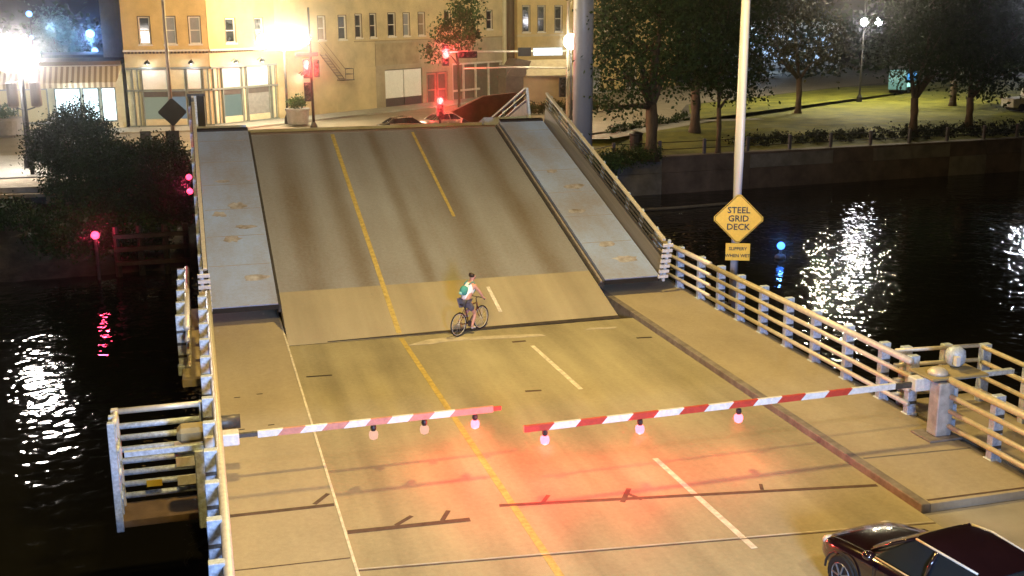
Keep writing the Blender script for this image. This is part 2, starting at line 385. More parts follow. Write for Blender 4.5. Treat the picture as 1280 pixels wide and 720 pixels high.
# leaf railings
def leaf_rail(x, side):
    out = 1 if side else -1
    r = B(min(x, x+out*.05), max(x, x+out*.05), SG-.8, LL, .02, .78).build('kick_panel', mat('rail_panel', (.22, .20, .17), .5, .2, var=.2, stretch=(1, .1, 4)), leaf)
    n = 10
    pm = B(-.05, .05, -.06, .06, -.1, 1.37).mesh('rail_post', POST)
    for i in range(n):
        y = SG + .15 + (LL-SG-.4)*i/(n-1)
        link('rail_post', pm, r, (x+out*.13, y, 0))
    for z, w in ((.88, .03), (1.04, .03), (1.2, .035)):
        MB().tube([(x, SG-.8, z), (x, LL, z)], w, 8).build('rail_bar', STEEL, r)
    B(x-.06, x+.06, SG-.8, LL, 1.38, 1.46).build('top_rail', GALV, r, bevel=.01)
    # slatted end panel at the foot of the leaf
    e = B(x-.04+out*.1, x+.04+out*.1, SG-1.0, SG-.92, .0, 1.5).build('end_post', POST, leaf)
    for k in range(7):
        B(min(x-out*.12, x+out*.22), max(x-out*.12, x+out*.22), SG-1.05, SG-.99, .15+.19*k, .25+.19*k).build('end_slat', WHITEM, e)
leaf_rail(14.17, 1); leaf_rail(.0, 0)
# red marker lamps on the left edge of the leaf
for k, yy in enumerate((11.9, 11.2)):
    o = thing('marker_lamp', ('upper' if k == 0 else 'lower')+' of two red marker lamps on the left edge of the raised leaf', 'marker lamp', (-.33, 42.0, 3.3-.52*k), group='red marker lamps on the leaf edge')
    MB().sphere((0, 0, 0), .11, 10, 6).build('lens', emit('red_glow', (1, .05, .12), 5), o, smooth=True)
    B(-.05, .3, .05, .12, -.05, .05).build('bracket', BLACKM, o)
lamp('marker_light', (-.45, 41.7, 3.0), 60, (1, .05, .15), .1)

# second (far) leaf, its tip just behind
leaf2 = thing('bascule_leaf', 'far leaf of the drawbridge, only its railing showing behind the near leaf', 'drawbridge', (0, 62.0, -.05), (-TH, 0, 0))
B(2.1, 12.1, -15.2, 0, -.45, 0).build('grid_deck', GRID, leaf2)
B(.1, 2.05, -15.2, 0, -.4, .2).build('leaf_sidewalk', PLATE, leaf2)
B(12.2, 14.2, -15.2, 0, -.4, .2).build('leaf_sidewalk', PLATE, leaf2)
for x in (.0, 14.25):
    r = B(x-.03, x+.03, -15.0, -.2, .3, .85).build('rail_panel', mat('pinkish_panel', (.40, .33, .33), .6), leaf2)
    for z in (.95, 1.2): MB().tube([(x, -15.0, z), (x, -.2, z)], .05, 8).build('rail_bar', mat('pinkish_rail', (.42, .30, .34), .5) if z < 1 else STEEL, r)
    B(x-.05, x+.05, -15.1, -.2, 1.42, 1.5).build('top_rail', GALV, r)
    pm = B(-.05, .05, -.06, .06, 0, 1.5).mesh('rail_post', POST)
    for i in range(8): link('rail_post', pm, r, (x+.1, -15.0+i*2.1, 0))
B(.0, 14.4, 62.1, 66.1, -3.6, -.03).build('far_abutment', FASCIA, kind='structure')

# ================================================================== NEAR RAILINGS
POSTM = MB().box(-.115, .115, -.085, .085, -.25, 1.36).mesh('rail_post', POST, bevel=.01)
FOOTM = MB().box(-.15, .13, -.13, .13, -.25, .02).mesh('post_foot', POST, bevel=.02)
COLLM = MB().box(-.135, .12, -.095, .095, -.035, .035).mesh('rail_clamp', STEEL)
def railing(label, x, out, y0, y1, posts, z0=.15, tops=(1.27, .93, .60, .27), end_drop=0.0):
    """rails run at x along y; posts stand outboard (out = +-1)"""
    t = thing('bridge_railing', label, 'railing', (x, y0, z0), group='tubular railings along the bridge sidewalks')
    L = y1-y0
    for i, z in enumerate(tops):
        r = .078 if i == 0 else .056
        MB().tube([(0, 0, z-end_drop), (0, L, z-end_drop)], r, 10).build('top_rail' if i == 0 else 'rail', GALV, t, smooth=True)
    for y in posts:
        p = link('rail_post', POSTM, t, (out*.16, y-y0, 0))
        link('post_foot', FOOTM, p, (0, 0, 0))
        for z in tops[1:]: link('rail_clamp', COLLM, p, (-out*.02, 0, z-end_drop))
    return t
railing('far right tubular railing section starting at the foot of the raised leaf', 15.0, 1, 30.55, 35.3, (34.9, 33.1, 31.5), tops=(1.32, .98, .65, .32))
railing('long right tubular railing section behind the yellow diamond sign reaching the gate', 15.0, 1, 20.35, 30.7, (30.1, 28.8, 27.4, 26.0, 24.6, 23.1, 21.6, 20.5))
railing('nearest right tubular railing section running from the gate post toward the car', 15.0, 1, 13.5, 19.0, (17.7, 16.0, 14.3))
railing('long left tubular railing beside the left sidewalk seen end on', .02, -1, 6.0, 31.6, [30.9-1.45*i for i in range(17)])
railing('short outer railing section left of the sidewalk at the foot of the raised leaf', -.55, -1, 28.0, 35.0, (34.6, 33.2, 31.8, 30.4, 29.0))
B(-.75, -.21, 27.9, 35.1, -.1, .10).build('ledge', SIDE, swl)
# right gate platform with outer rails
pf = thing('gate_platform', 'concrete ledge with outer railing around the right gate post', 'platform', (15.35, 14.0, 0))
B(.002, 2.1, 0, 7.3, -.3, .13).build('platform_slab', SIDE, pf)
for z in (1.45, 1.1, .75, .4):
    MB().tube([(-.25, 7.1, z), (1.85, 6.9, z)], .05, 8).build('rail', GALV, pf, smooth=True)
    MB().tube([(1.85, 6.75, z), (1.6, .3, z)], .055, 8).build('rail', GALV, pf, smooth=True)
for (x, y) in ((.0, 7.15), (1.0, 7.05), (1.87, 6.8), (1.82, 5.3), (1.76, 3.6), (1.7, 1.9)):
    link('rail_post', POSTM, pf, (x+.08, y, .15))
# left gate platform (a low cage hanging beside the girder)
pl = thing('gate_platform', 'caged platform with horizontal bars hanging left of the sidewalk under the left gate', 'platform', (-1.95, 20.4, -1.1))
B(0, 1.75, 1.2, 2.1, .26, .40).build('platform_slab', mat('brown_floor', (.15, .10, .06), .8, var=.3), pl)
for z in (.6, .85, 1.1, 1.35, 1.6, 1.85, 2.1):
    MB().tube([(.05, 2.0, z), (1.72, 2.0, z)], .065, 8).build('cage_bar', POST, pl, smooth=True)
MB().tube([(.05, 2.0, 2.42), (1.95, 2.0, 2.42)], .065, 8).build('cage_bar', GALV, pl, smooth=True)
for z in (.85, 1.35, 1.85, 2.42):
    MB().tube([(.03, 1.25, z), (.03, 1.9, z)], .055, 8).build('cage_bar', POST if z < 2.3 else GALV, pl, smooth=True)
for (x, y, m) in ((0, 2.0, GALV), (-.02, 1.6, POST), (-.02, 1.2, POST), (1.7, 2.0, POST)):
    B(x-.07, x+.07, y-.07, y+.07, .2, 2.48).build('cage_post', m, pl, bevel=.01)
for z in (.75, 1.15, 1.5): B(1.1, 1.62, 1.86, 1.9, z, z+.2).build('white_plate', WHITEM, pl)
B(.5, .8, 1.84, 1.87, .80, .93).build('yellow_tag', SIGNY, pl)

# ================================================================== GATES
def arm(parent, x0, x1, y, z, cols, h=.17, slope=0):
    n = len(cols); L = x1-x0
    for i, m in enumerate(cols):
        a = x0+L*i/n; b = x0+L*(i+1)/n; sk = .06
        za, zb = z+slope*(i/n), z+slope*((i+1)/n)
        e0 = 0 if i == 0 else sk; e1 = 0 if i == n-1 else sk
        P = [(a-e0, za-h/2), (b-e1, zb-h/2), (b+e1, zb+h/2), (a+e0, za+h/2)]
        MB().prism(P, (y-.035, y+.035), 'y').build('arm_stripe', m, parent)
def hang_lamp(parent, x, y, z, on):
    mt = MB().lathe([(.05, 0), (.06, -.05), (.045, -.11)], (x, y, z), 10).build('lamp_mount', BLACKM, parent)
    g = MB().lathe([(.05, -.11), (.085, -.14), (.095, -.20), (.08, -.27), (.03, -.30)], (x, y, z), 12)
    g.build('lamp_lens', emit('gate_red_on', (1, .13, .18), 5) if on else emit('gate_lamp_dim', (1, .55, .38), 1.0), mt, smooth=True)
    if on: lamp('gate_lamp_light', (x, y-.03, z-.38), {5.07: 210, 6.14: 260, 8.13: 200, 10.3: 40}[x], RED, .08)
GP = {1: 260, 2: 60}
gl = thing('barrier_gate', 'left barrier gate with faded red and white lowered arm and hanging lamps', 'barrier gate')
arm(gl, .75, 5.45, 20.75, 1.16, [WHITEM]+[REDFADE, WHITEM]*4+[REDFADE, REDFADE], .13, .02)
B(.35, .75, 20.71, 20.79, 1.13, 1.21).build('arm_clamp', STEEL, gl)
B(-.25, .40, 20.60, 20.90, 1.02, 1.26).build('arm_socket', WHITEM, gl, bevel=.02)
B(-1.7, -.26, 20.70, 20.80, .98, 1.08).build('counterweight_bar', POST, gl)
B(-.75, -.1, 20.95, 21.4, 1.02, 1.32).build('motor_box', mat('cover_olive', (.30, .25, .14)), gl, bevel=.08)
B(-.45, -.12, 20.6, 20.9, -.6, 1.0).build('gate_pillar', POST, gl, bevel=.02)
MB().tube([(-.2, 21.2, 1.3), (.45, 21.2, 1.3)], .14, 12).build('motor_drum', STEEL, gl, smooth=True)
B(5.46, 5.62, 20.72, 20.78, 1.14, 1.22).build('arm_tip', REDM, gl)
for x, on in ((2.99, 0), (4.02, 0), (5.07, 1)): hang_lamp(gl, x, 20.75, 1.09, on)
gr = thing('barrier_gate', 'right barrier gate with bright red and white lowered arm on a steel post', 'barrier gate')
arm(gr, 5.72, 13.95, 19.42, 1.20, [REDM, WHITEM]*7+[WHITEM], .13, .06)
B(13.95, 14.35, 19.39, 19.45, 1.19, 1.31).build('arm_clamp', STEEL, gr)
B(14.35, 15.42, 19.26, 19.56, 1.13, 1.42).build('arm_socket', WHITEM, gr, bevel=.02)
B(15.43, 16.9, 19.34, 19.46, 1.28, 1.38).build('counterweight_bar', POST, gr)
B(14.45, 15.25, 18.75, 19.45, .152, .20).build('base_plate', PINKKERB, gr, bevel=.01)
B(14.70, 15.08, 18.92, 19.26, .201, 1.38).build('gate_pillar', mat('pillar_steel', (.42, .44, .47), .45, .2, var=.25, scale=5), gr, bevel=.02)
for z in (.28, .62, .98): B(15.081, 15.20, 18.95, 19.23, z, z+.26).build('side_box', POST, gr, bevel=.02)
B(14.55, 15.95, 18.98, 19.8, 1.43, 1.48).build('cover_plate', mat('cover_olive', (.30, .25, .14), .6), gr, bevel=.01)
MB().lathe([(.22, 0), (.21, .06), (.14, .12), (.05, .15)], (14.9, 19.3, 1.48), 16).build('motor_cap', GALV, gr, smooth=True)
mo = MB().lathe([(.13, 0), (.2, .08), (.22, .2), (.2, .34), (.1, .42)], (15.55, 19.6, 1.52), 14).build('motor_drum', POST, gr, smooth=True)
B(15.35, 15.45, 19.3, 19.4, 1.6, 1.8).build('motor_bracket', WHITEM, mo)
for x in (6.14, 8.13, 10.3): hang_lamp(gr, x, 19.42, 1.13, 1)

# ================================================================== SIGN POLE (right)
sp = thing('sign_pole', 'tall pale grey pole behind the right railing carrying the yellow diamond sign', 'pole', (15.9, 30.7, -.3))
MB().tube([(0, 0, 0), (0, 0, 5), (.02, 0, 13.0)], [.15, .145, .12], 16).build('pole_shaft', COLM, sp, smooth=True)
MB().tube([(0, 0, 12.6), (-.9, -.5, 12.95), (-2.2, -1.1, 12.95)], .05, 8).build('lamp_arm', COLM, sp, smooth=True)
MB().box(-2.9, -2.1, -1.5, -1.0, 12.82, 12.98).build('lamp_head', STEEL, sp, bevel=.04)
B(-.35, .15, -.3, .3, -1.0, .0).build('pole_base', FASCIA, sp)
B(-.42, -.15, -.18, .18, .2, .45).build('pole_bracket', STEEL, sp)
def textmesh(s, size, extr=.003, bold=0.004):
    cu = bpy.data.curves.new('lettering', 'FONT'); cu.body = s; cu.size = size; cu.extrude = extr; cu.offset = bold
    cu.align_x = 'CENTER'; cu.align_y = 'CENTER'; cu.resolution_u = 2
    o = bpy.data.objects.new('tmp', cu); COL.objects.link(o)
    me = bpy.data.meshes.new_from_object(o.evaluated_get(bpy.context.evaluated_depsgraph_get())); bpy.data.objects.remove(o); return me
def diamond(parent, c, r, m_face, m_edge, yaw, name='sign_face'):
    k = .07*r; P = []
    for a in (0, 90, 180, 270):
        for q in (-1, 1):
            a_ = RAD(a); ux, uz = math.cos(a_), math.sin(a_)
            tx, tz = -uz, ux
            P.append(((r-k)*ux + q*k*tx, (r-k)*uz + q*k*tz))
    f = MB().prism(P, (-.006, .006)).build(name, m_face, parent, loc=c, rot=(0, 0, yaw))
    return f, P
dsg = thing('warning_sign', 'yellow diamond warning sign reading STEEL GRID DECK on the right pole', 'road sign', (15.85, 30.46, 2.86), (0, 0, RAD(-22)))
f, P = diamond(dsg, (0, 0, 0), .80, SIGNY, SIGNB, 0)
rim = MB()
for i in range(8):
    a = Vector((P[i][0], -.0085, P[i][1]))*.955; b = Vector((P[(i+1) % 8][0], -.0085, P[(i+1) % 8][1]))*.955
    rim.tube([a, b], .009, 4)
rim.build('sign_border', SIGNB, dsg)
for s, z in (('STEEL', .26), ('GRID', .0), ('DECK', -.26)):
    me = textmesh(s, .27); me.materials.append(SIGNB); link('lettering', me, dsg, (0, -.011, z), (RAD(90), 0, 0))
B(-.04, .04, .008, .12, -.5, .5).build('sign_clamp', STEEL, dsg)
psg = thing('warning_plaque', 'small yellow plaque under the diamond sign on the right pole', 'road sign', (15.87, 30.46, 1.82), (0, 0, RAD(-22)))
MB().prism([(-.37, -.27), (.37, -.27), (.37, .27), (-.37, .27)], (-.006, .006)).build('sign_face', SIGNY, psg)
for s, z in (('SLIPPERY', .1), ('WHEN WET', -.12)):
    me = textmesh(s, .14, .003, .002); me.materials.append(SIGNB); link('lettering', me, psg, (0, -.011, z), (RAD(90), 0, 0))
B(-.04, .04, .008, .1, -.2, .2).build('sign_clamp', STEEL, psg)

# ================================================================== BICYCLE AND RIDER
hd = RAD(37)
bike = thing('bicycle', 'dark bicycle ridden across the bridge at the foot of the raised leaf', 'bicycle', (7.28, 30.28, .003), (0, 0, hd))
def wheel(x, R=.35):
    w = link('wheel', None, bike, (x, 0, R))
    return w
def ringmesh(R, r, n=28, k=6):
    m = MB(); vs = []; fs = []
    for i in range(n):
        a = 2*math.pi*i/n
        for j in range(k):
            b_ = 2*math.pi*j/k; q = R+r*math.cos(b_); vs.append((q*math.cos(a), r*math.sin(b_), q*math.sin(a)))
    for i in range(n):
        for j in range(k): fs.append((i*k+j, i*k+(j+1) % k, ((i+1) % n)*k+(j+1) % k, ((i+1) % n)*k+j))
    return m.add(vs, fs)
TY = ringmesh(.335, .020).mesh('tyre', RUBBER, True)
RIM = ringmesh(.305, .009).mesh('rim', GALV, True)
for i in range(14):
    pass
spk = MB()
for i in range(14):
    a = 2*math.pi*i/14; spk.tube([(0, .02*(-1)**i, 0), (.3*math.cos(a), 0, .3*math.sin(a))], .0022, 3, False)
spk.tube([(0, -.035, 0), (0, .035, 0)], .022, 8)
SPK = spk.mesh('spokes', GALV)
for x in (-.50, .52):
    w = link('wheel', TY, bike, (x, 0, .355)); link('rim', RIM, w); link('spokes', SPK, w)
BF = mat('bike_frame', (.10, .035, .03), .35, .2)
fr = MB(); BBk = (-.05, 0, .30); ST = (-.19, 0, .80); HT = (.33, 0, .84); HB = (.37, 0, .68)
fr.tube([BBk, ST], .018).tube([ST, HT], .018).tube([BBk, HB], .02).tube([HT, HB], .022)
for s in (-1, 1):
    fr.tube([(ST[0], s*.02, ST[2]-.03), (-.50, s*.05, .355)], .010, 6).tube([(BBk[0], s*.03, BBk[2]), (-.50, s*.05, .355)], .011, 6)
fr.build('frame', BF, bike, smooth=True)
fk = MB()
for s in (-1, 1): fk.tube([(.37, s*.03, .68), (.43, s*.05, .52), (.52, s*.05, .355)], .012, 6)
fk.build('fork', BF, bike, smooth=True)
MB().tube([ST, (-.215, 0, .90)], .013).build('seat_post', STEEL, bike)
MB().add([(-.37, -.07, .92), (-.37, .07, .92), (-.18, .05, .93), (-.06, .018, .92), (-.06, -.018, .92), (-.18, -.05, .93),
          (-.35, -.06, .89), (-.35, .06, .89), (-.18, .03, .89), (-.07, .012, .90), (-.07, -.012, .90), (-.18, -.03, .89)],
         [(0,5,4,3,2,1), (6,7,8,9,10,11), (0,1,7,6), (1,2,8,7), (2,3,9,8), (3,4,10,9), (4,5,11,10), (5,0,6,11)]).build('saddle', BLACKM, bike)
MB().tube([HT, (.31, 0, .98)], .014).tube([(.31, 0, .98), (.37, 0, 1.0)], .014).build('stem', STEEL, bike)
hb = MB().tube([(.30, -.31, 1.0), (.36, -.2, 1.01), (.38, 0, 1.0), (.36, .2, 1.01), (.30, .31, 1.0)], .013, 8).build('handlebar', STEEL, bike, smooth=True)
for s in (-1, 1): MB().tube([(.30, s*.31, 1.0), (.265, s*.345, .998)], .018, 8).build('grip', BLACKM, hb)
cr = MB().tube([(BBk[0], -.06, BBk[2]), (BBk[0], .06, BBk[2])], .02).tube([(BBk[0], -.06, BBk[2]), (BBk[0]+.05, -.07, .14)], .012).tube([(BBk[0], .06, BBk[2]), (BBk[0]-.05, .07, .46)], .012)
cr.build('crank', STEEL, bike)
MB().lathe([(.09, -.003), (.09, .003)], (0, 0, 0), 16).build('chainring', STEEL, bike, ).matrix_local = Matrix.Translation((BBk[0], -.045, BBk[2])) @ Matrix.Rotation(RAD(90), 4, 'X')
for s, zz, xx in ((-1, .14, 0), (1, .46, -.10)): B(xx-.05, xx+.05, s*.12-.045, s*.12+.045, zz-.012, zz+.012).build('pedal', BLACKM, bike)

SKIN = mat('skin', (.50, .27, .20), .55, var=.06, scale=10)
def skin(name, chains, m, parent, root=0, sub=2):
    """chains: list of vertex paths [(x,y,z,r)...]; shared points are welded"""
    vs = []; rs = []; es = []
    def vid(p):
        for i, v in enumerate(vs):
            if (Vector(v)-Vector(p[:3])).length < 1e-4: return i
        vs.append(tuple(p[:3])); rs.append(p[3]); return len(vs)-1
    for ch in chains:
        ids = [vid(p) for p in ch]
        for a, b in zip(ids, ids[1:]): es.append((a, b))
    me = bpy.data.meshes.new(name); me.from_pydata(vs, es, [])
    o = link(name, me, parent)
    sm = o.modifiers.new('skin', 'SKIN'); sm.use_smooth_shade = True
    for i, d in enumerate(me.skin_vertices[0].data):
        r = rs[i]; d.radius = (r, r) if not isinstance(r, tuple) else r
        d.use_root = (i == root)
    ss = o.modifiers.new('sub', 'SUBSURF'); ss.levels = sub; ss.render_levels = sub
    dg = bpy.context.evaluated_depsgraph_get(); me2 = bpy.data.meshes.new_from_object(o.evaluated_get(dg))
    o.modifiers.clear(); o.data = me2; me2.name = name; me2.materials.clear(); me2.materials.append(m)
    for p in me2.polygons: p.use_smooth = True
    return o
rider = thing('person', 'cyclist in a white tank top and grey shorts leaning over the handlebar', 'person', (7.28, 30.28, .003), (0, 0, hd))
PEL = (-.21, 0, 1.0, .125); SPM = (-.12, 0, 1.18, .135); CH = (.02, 0, 1.38, .145); NK = (.10, 0, 1.50, .055); HD0 = (.135, 0, 1.56, .07)
HD1 = (.165, 0, 1.645, .095); HD2 = (.165, 0, 1.71, .075)
chains = [[PEL, SPM, CH, NK, HD0, HD1, HD2]]
legs = {1: [(-.20, .09, .95, .095), (.0, .11, .86, .085), (.23, .12, .83, .062), (.14, .12, .68, .058), (-.04, .12, .53, .038), (-.055, .12, .50, .036)],
        -1: [(-.20, -.09, .95, .095), (-.06, -.11, .78, .085), (.10, -.12, .60, .060), (.06, -.12, .46, .058), (-.04, -.12, .24, .038), (-.045, -.12, .21, .036)]}
for s, L in legs.items(): chains.append([PEL]+L)
feet = {1: [(-.055, .12, .50, .036), (0.0, .12, .475, .034), (.07, .12, .475, .028)], -1: [(-.045, -.12, .21, .036), (.01, -.12, .175, .034), (.09, -.12, .165, .028)]}
for s in (1, -1): chains.append(feet[s])
for s in (1, -1):
    sh = (.03, s*.17, 1.42, .062)
    el = (.17, s*.27, 1.21, .043); wr = (.26, s*.31, 1.045, .028); pm = (.285, s*.315, 1.022, .030)
    chains.append([CH, sh, (.10, s*.23, 1.32, .05), el, (.215, s*.29, 1.13, .037), wr, pm])
    for j, (dy, ln) in enumerate(((-.030, .050), (-.010, .058), (.010, .054), (.028, .045))):
        a = (pm[0]+.022, pm[1]+dy, 1.028, .009); b = (pm[0]+.022+ln*.55, pm[1]+dy, 1.012, .0085); c = (pm[0]+.018+ln*.4, pm[1]+dy, .985, .008)
        chains.append([pm, a, b, c])
    chains.append([pm, (pm[0]-.002, pm[1]-s*.035, 1.012, .010), (pm[0]+.012, pm[1]-s*.045, .988, .009)])
body = skin('body', chains, SKIN, rider)
# face details
hc = Vector((.165, 0, 1.665))
MB().add([(.255, -.012, 1.655), (.255, .012, 1.655), (.285, 0, 1.64), (.262, 0, 1.685)], [(0,1,2), (0,2,3), (1,3,2), (0,3,1)]).build('nose', SKIN, rider)
for s in (-1, 1):
    MB().sphere((.245, s*.033, 1.678), .010, 8, 6).build('eye', BLACKM, rider)
    MB().sphere((.155, s*.092, 1.66), .022, 8, 6, 1.4).build('ear', SKIN, rider)
MB().tube([(.256, -.025, 1.612), (.264, 0, 1.61), (.256, .025, 1.612)], .006, 5).build('mouth', mat('lips', (.35, .12, .10), .5), rider)
HAIR = mat('hair', (.03, .018, .012), .6, var=.3, scale=20)
skin('hair', [[(.10, 0, 1.62, .075), (.125, 0, 1.70, .105), (.165, 0, 1.745, .085)]], HAIR, rider)
SHIRT = mat('white_shirt', (.80, .80, .80), .8, var=.06, bump=.5, bscale=8)
sh_ = [[(-.215, 0, .99, .140), (-.12, 0, 1.18, .152), (.015, 0, 1.375, .162), (.055, 0, 1.44, .10)]]
for s in (1, -1): sh_.append([(.015, 0, 1.375, .162), (.03, s*.165, 1.425, .080)])
skin('tank_top', sh_, SHIRT, rider)
SHORTS = mat('grey_shorts', (.10, .10, .13), .85, var=.25, scale=12)
skin('shorts', [[(-.21, 0, .985, .143), (-.20, .09, .95, .112), (.0, .11, .865, .104), (.12, .116, .845, .088)], [(-.21, 0, .985, .143), (-.20, -.09, .95, .112), (-.06, -.11, .785, .104), (.01, -.115, .705, .090)]], SHORTS, rider)
SHOE = mat('pale_shoe', (.45, .42, .40), .6)
for s in (1, -1):
    a, b, c = feet[s]
    skin('shoe', [[(a[0]-.03, a[1], b[2]+.005, .036), (b[0]+.01, b[1], b[2]-.0, .042), (c[0]+.03, c[1], c[2]+.0, .034)]], SHOE, rider, sub=1)
pack = thing('backpack', 'teal green backpack worn by the cyclist', 'backpack', (7.28, 30.28, .003), (0, 0, hd))
TEAL = mat('teal_cloth', (.06, .30, .25), .8, var=.2, scale=14); 
skin('pack_body', [[(-.30, 0, 1.17, (.11, .15)), (-.23, 0, 1.32, (.12, .16)), (-.15, 0, 1.43, (.10, .13))]], TEAL, pack)
skin('front_pocket', [[(-.40, 0, 1.20, (.05, .11)), (-.345, 0, 1.31, (.05, .11))]], mat('teal_light', (.25, .50, .45), .8), pack, sub=1)
for s in (1, -1): MB().tube([(-.12, s*.08, 1.47), (.04, s*.10, 1.535), (.16, s*.11, 1.44), (.10, s*.14, 1.26), (-.13, s*.12, 1.14)], .016, 6).build('strap', TEAL, pack, smooth=True)

# ================================================================== CARS
def car(name, label, loc, rot, paint, group=None, glassm=None):
    t = thing(name, label, 'car', loc, (0, 0, rot), group)
    gm = glassm or WPANE
    # lower body: loft along x of half sections (y,z)
    st = [(-2.28, .62, .42, .60, .78), (-2.2, .74, .28, .70, .92), (-1.75, .84, .20, .76, .98), (-1.0, .885, .18, .80, .96), (0, .89, .18, .80, .93),
          (.75, .885, .18, .78, .90), (1.05, .87, .18, .76, .87), (1.6, .84, .20, .70, .80), (2.05, .76, .26, .62, .70), (2.25, .60, .36, .54, .58)]
    vs = []; fs = []
    for (x, w, z0, zb, zt) in st:
        half = [(w*.90, z0), (w, z0+.12), (w*1.0, (z0+zb)/2), (w*.985, zb), (w*.90, zb+(zt-zb)*.65), (w*.62, zt), (w*.25, zt+.015)]
        sec = half + [(-y, z) for y, z in reversed(half)]
        for y, z in sec: vs.append((x, y, z))
    n = 14
    for i in range(len(st)-1):
        for k in range(n): fs.append((i*n+k, i*n+(k+1) % n, (i+1)*n+(k+1) % n, (i+1)*n+k))
    fs += [tuple(range(n-1, -1, -1)), tuple((len(st)-1)*n+k for k in range(n))]
    body = MB().add(vs, fs).build('body', paint, t, smooth=True)
    mdf = body.modifiers.new('s', 'SUBSURF'); mdf.levels = 2; mdf.render_levels = 2
    # greenhouse (glass) and roof
    base = [(-1.72, .60, .96), (-1.25, .72, .97), (-.1, .76, .93), (.85, .74, .90), (1.12, .55, .89), (1.18, .2, .89)]
    top = [(-1.02, .50, 1.34), (-.72, .56, 1.39), (-.1, .58, 1.42), (.22, .56, 1.40), (.32, .42, 1.395), (.34, .16, 1.395)]
    def loop(h): return [(x, y, z) for x, y, z in h] + [(x, -y, z) for x, y, z in reversed(h)]
    bl, tl = loop(base), loop(top); k = len(bl)
    MB().add(bl+tl, [(i, (i+1) % k, (i+1) % k+k, i+k) for i in range(k)]).build('window_glass', gm, t, smooth=True)
    rl = [(x*1.02, y*1.03, z+.004) for x, y, z in tl]; mid = [(x*.6-.12, y*.55, z+.055) for x, y, z in tl]
    rf = MB().add(rl+mid, [(i, (i+1) % k, (i+1) % k+k, i+k) for i in range(k)]+[tuple(range(k, 2*k))]).build('roof', paint, t, smooth=True)
    for s in (1, -1):
        for a, b in (((-1.50, .68, .965), (-.86, .545, 1.37)), ((-.15, .775, .93), (-.2, .595, 1.41)), ((1.02, .66, .895), (.27, .52, 1.40)), ((-1.72, .60, .96), (-1.02, .51, 1.345))):
            MB().tube([(a[0], s*a[1], a[2]), ((a[0]+b[0])/2, s*((a[1]+b[1])/2+.02), (a[2]+b[2])/2+.02), (b[0], s*b[1], b[2])], .028, 6).build('pillar', paint, rf, smooth=True)
        MB().tube([(-.9, s*.555, 1.385), (-.1, s*.60, 1.425), (.25, s*.56, 1.405)], .018, 6).build('roof_trim', GALV, rf, smooth=True)
        MB().tube([(-1.6, s*.80, .985), (-.2, s*.84, .945), (.9, s*.80, .905)], .014, 6).build('belt_trim', GALV, t, smooth=True)
        mi = MB().sphere((.78, s*.96, .98), .10, 10, 6, .7).build('wing_mirror', paint, t, smooth=True)
        MB().tube([(.78, s*.84, .92), (.78, s*.93, .96)], .02, 6).build('mirror_arm', BLACKM, mi)
        MB().sphere((2.03, s*.60, .60), .13, 10, 6, .6).build('headlight', mat('lamp_glass', (.5, .5, .52), .15), t, smooth=True)
        MB().sphere((-2.14, s*.62, .72), .13, 10, 6, .7).build('tail_light', mat('tail_red', (.35, .01, .01), .25), t, smooth=True)
        for x in (-1.38, 1.40):
            w = MB().lathe([(.20, -.1), (.30, -.11), (.325, -.08), (.325, .08), (.30, .11), (.2, .1)], n=24).build('tyre', RUBBER, t, smooth=False)
            w.matrix_local = Matrix.Translation((x, s*.80, .325)) @ Matrix.Rotation(RAD(90), 4, 'X')
            rm = MB().lathe([(.05, -.10), (.20, -.09), (.20, .09), (.05, .10)], n=16)
            rm.build('wheel_disc', BLACKM, w)
            sp_ = MB()
            for q in range(7): sp_.tube([(.03*math.cos(q*.898), .03*math.sin(q*.898), -.118), (.20*math.cos(q*.898), .20*math.sin(q*.898), -.105)], .016, 5).tube([(.03*math.cos(q*.898), .03*math.sin(q*.898), .118), (.20*math.cos(q*.898), .20*math.sin(q*.898), .105)], .016, 5)
            for zz in (-.108, .108): sp_.tube([(.205*math.cos(q*.3927), .205*math.sin(q*.3927), zz) for q in range(17)], .012, 4)
            sp_.build('rim', mat('rim_grey', (.22, .22, .23), .35, .6), w)
            a = MB()
            ringm = [(x+.38*math.cos(RAD(q)), s*.895, .325+.38*math.sin(RAD(q))) for q in range(0, 181, 15)]
            a.tube(ringm, .02, 6).build('wheel_arch', BLACKM, t)
        for x in (-.16, .72):
            MB().tube([(x, s*.893, .30), (x, s*.90, .55), (x+.02, s*.885, .80)], .006, 4).build('door_seam', BLACKM, t)
        B(-.52, -.36, min(s*.89, s*.915), max(s*.89, s*.915), .74, .77).build('door_handle', GALV, t)
    B(2.2, 2.31, -.26, .26, .30, .42).build('number_plate', WHITEM, t)
    return t
PAINT = mat('maroon_black_paint', (.018, .007, .010), .12, .3, var=.1, bump=0, spec=.8)
_M['maroon_black_paint'].node_tree.nodes['Principled BSDF'].inputs['Coat Weight'].default_value = 1
car('parked_car', 'glossy dark car stopped at the lower right corner before the closed gate', (10.45, 12.75, .004), RAD(99), PAINT)
PB = mat('dark_blue_paint', (.02, .022, .03), .2, .3, spec=.7)
PS = mat('silver_paint', (.45, .42, .44), .25, .4, spec=.6)
PR = mat('pale_pink_paint', (.6, .5, .5), .25, .2, spec=.6)
cf = 'cars waiting on the far street'
car('parked_car', 'dark car on the far street just above the tip of the raised leaf', (15.6, 84.8, .004), RAD(12), PB, cf)
car('parked_car', 'silver car on the far street lit red by the low signal', (19.3, 87.0, .004), RAD(20), PS, cf)
car('parked_car', 'pale pink car on the far street nearest the slanting brown wall', (20.3, 83.4, .004), RAD(75), PR, cf)

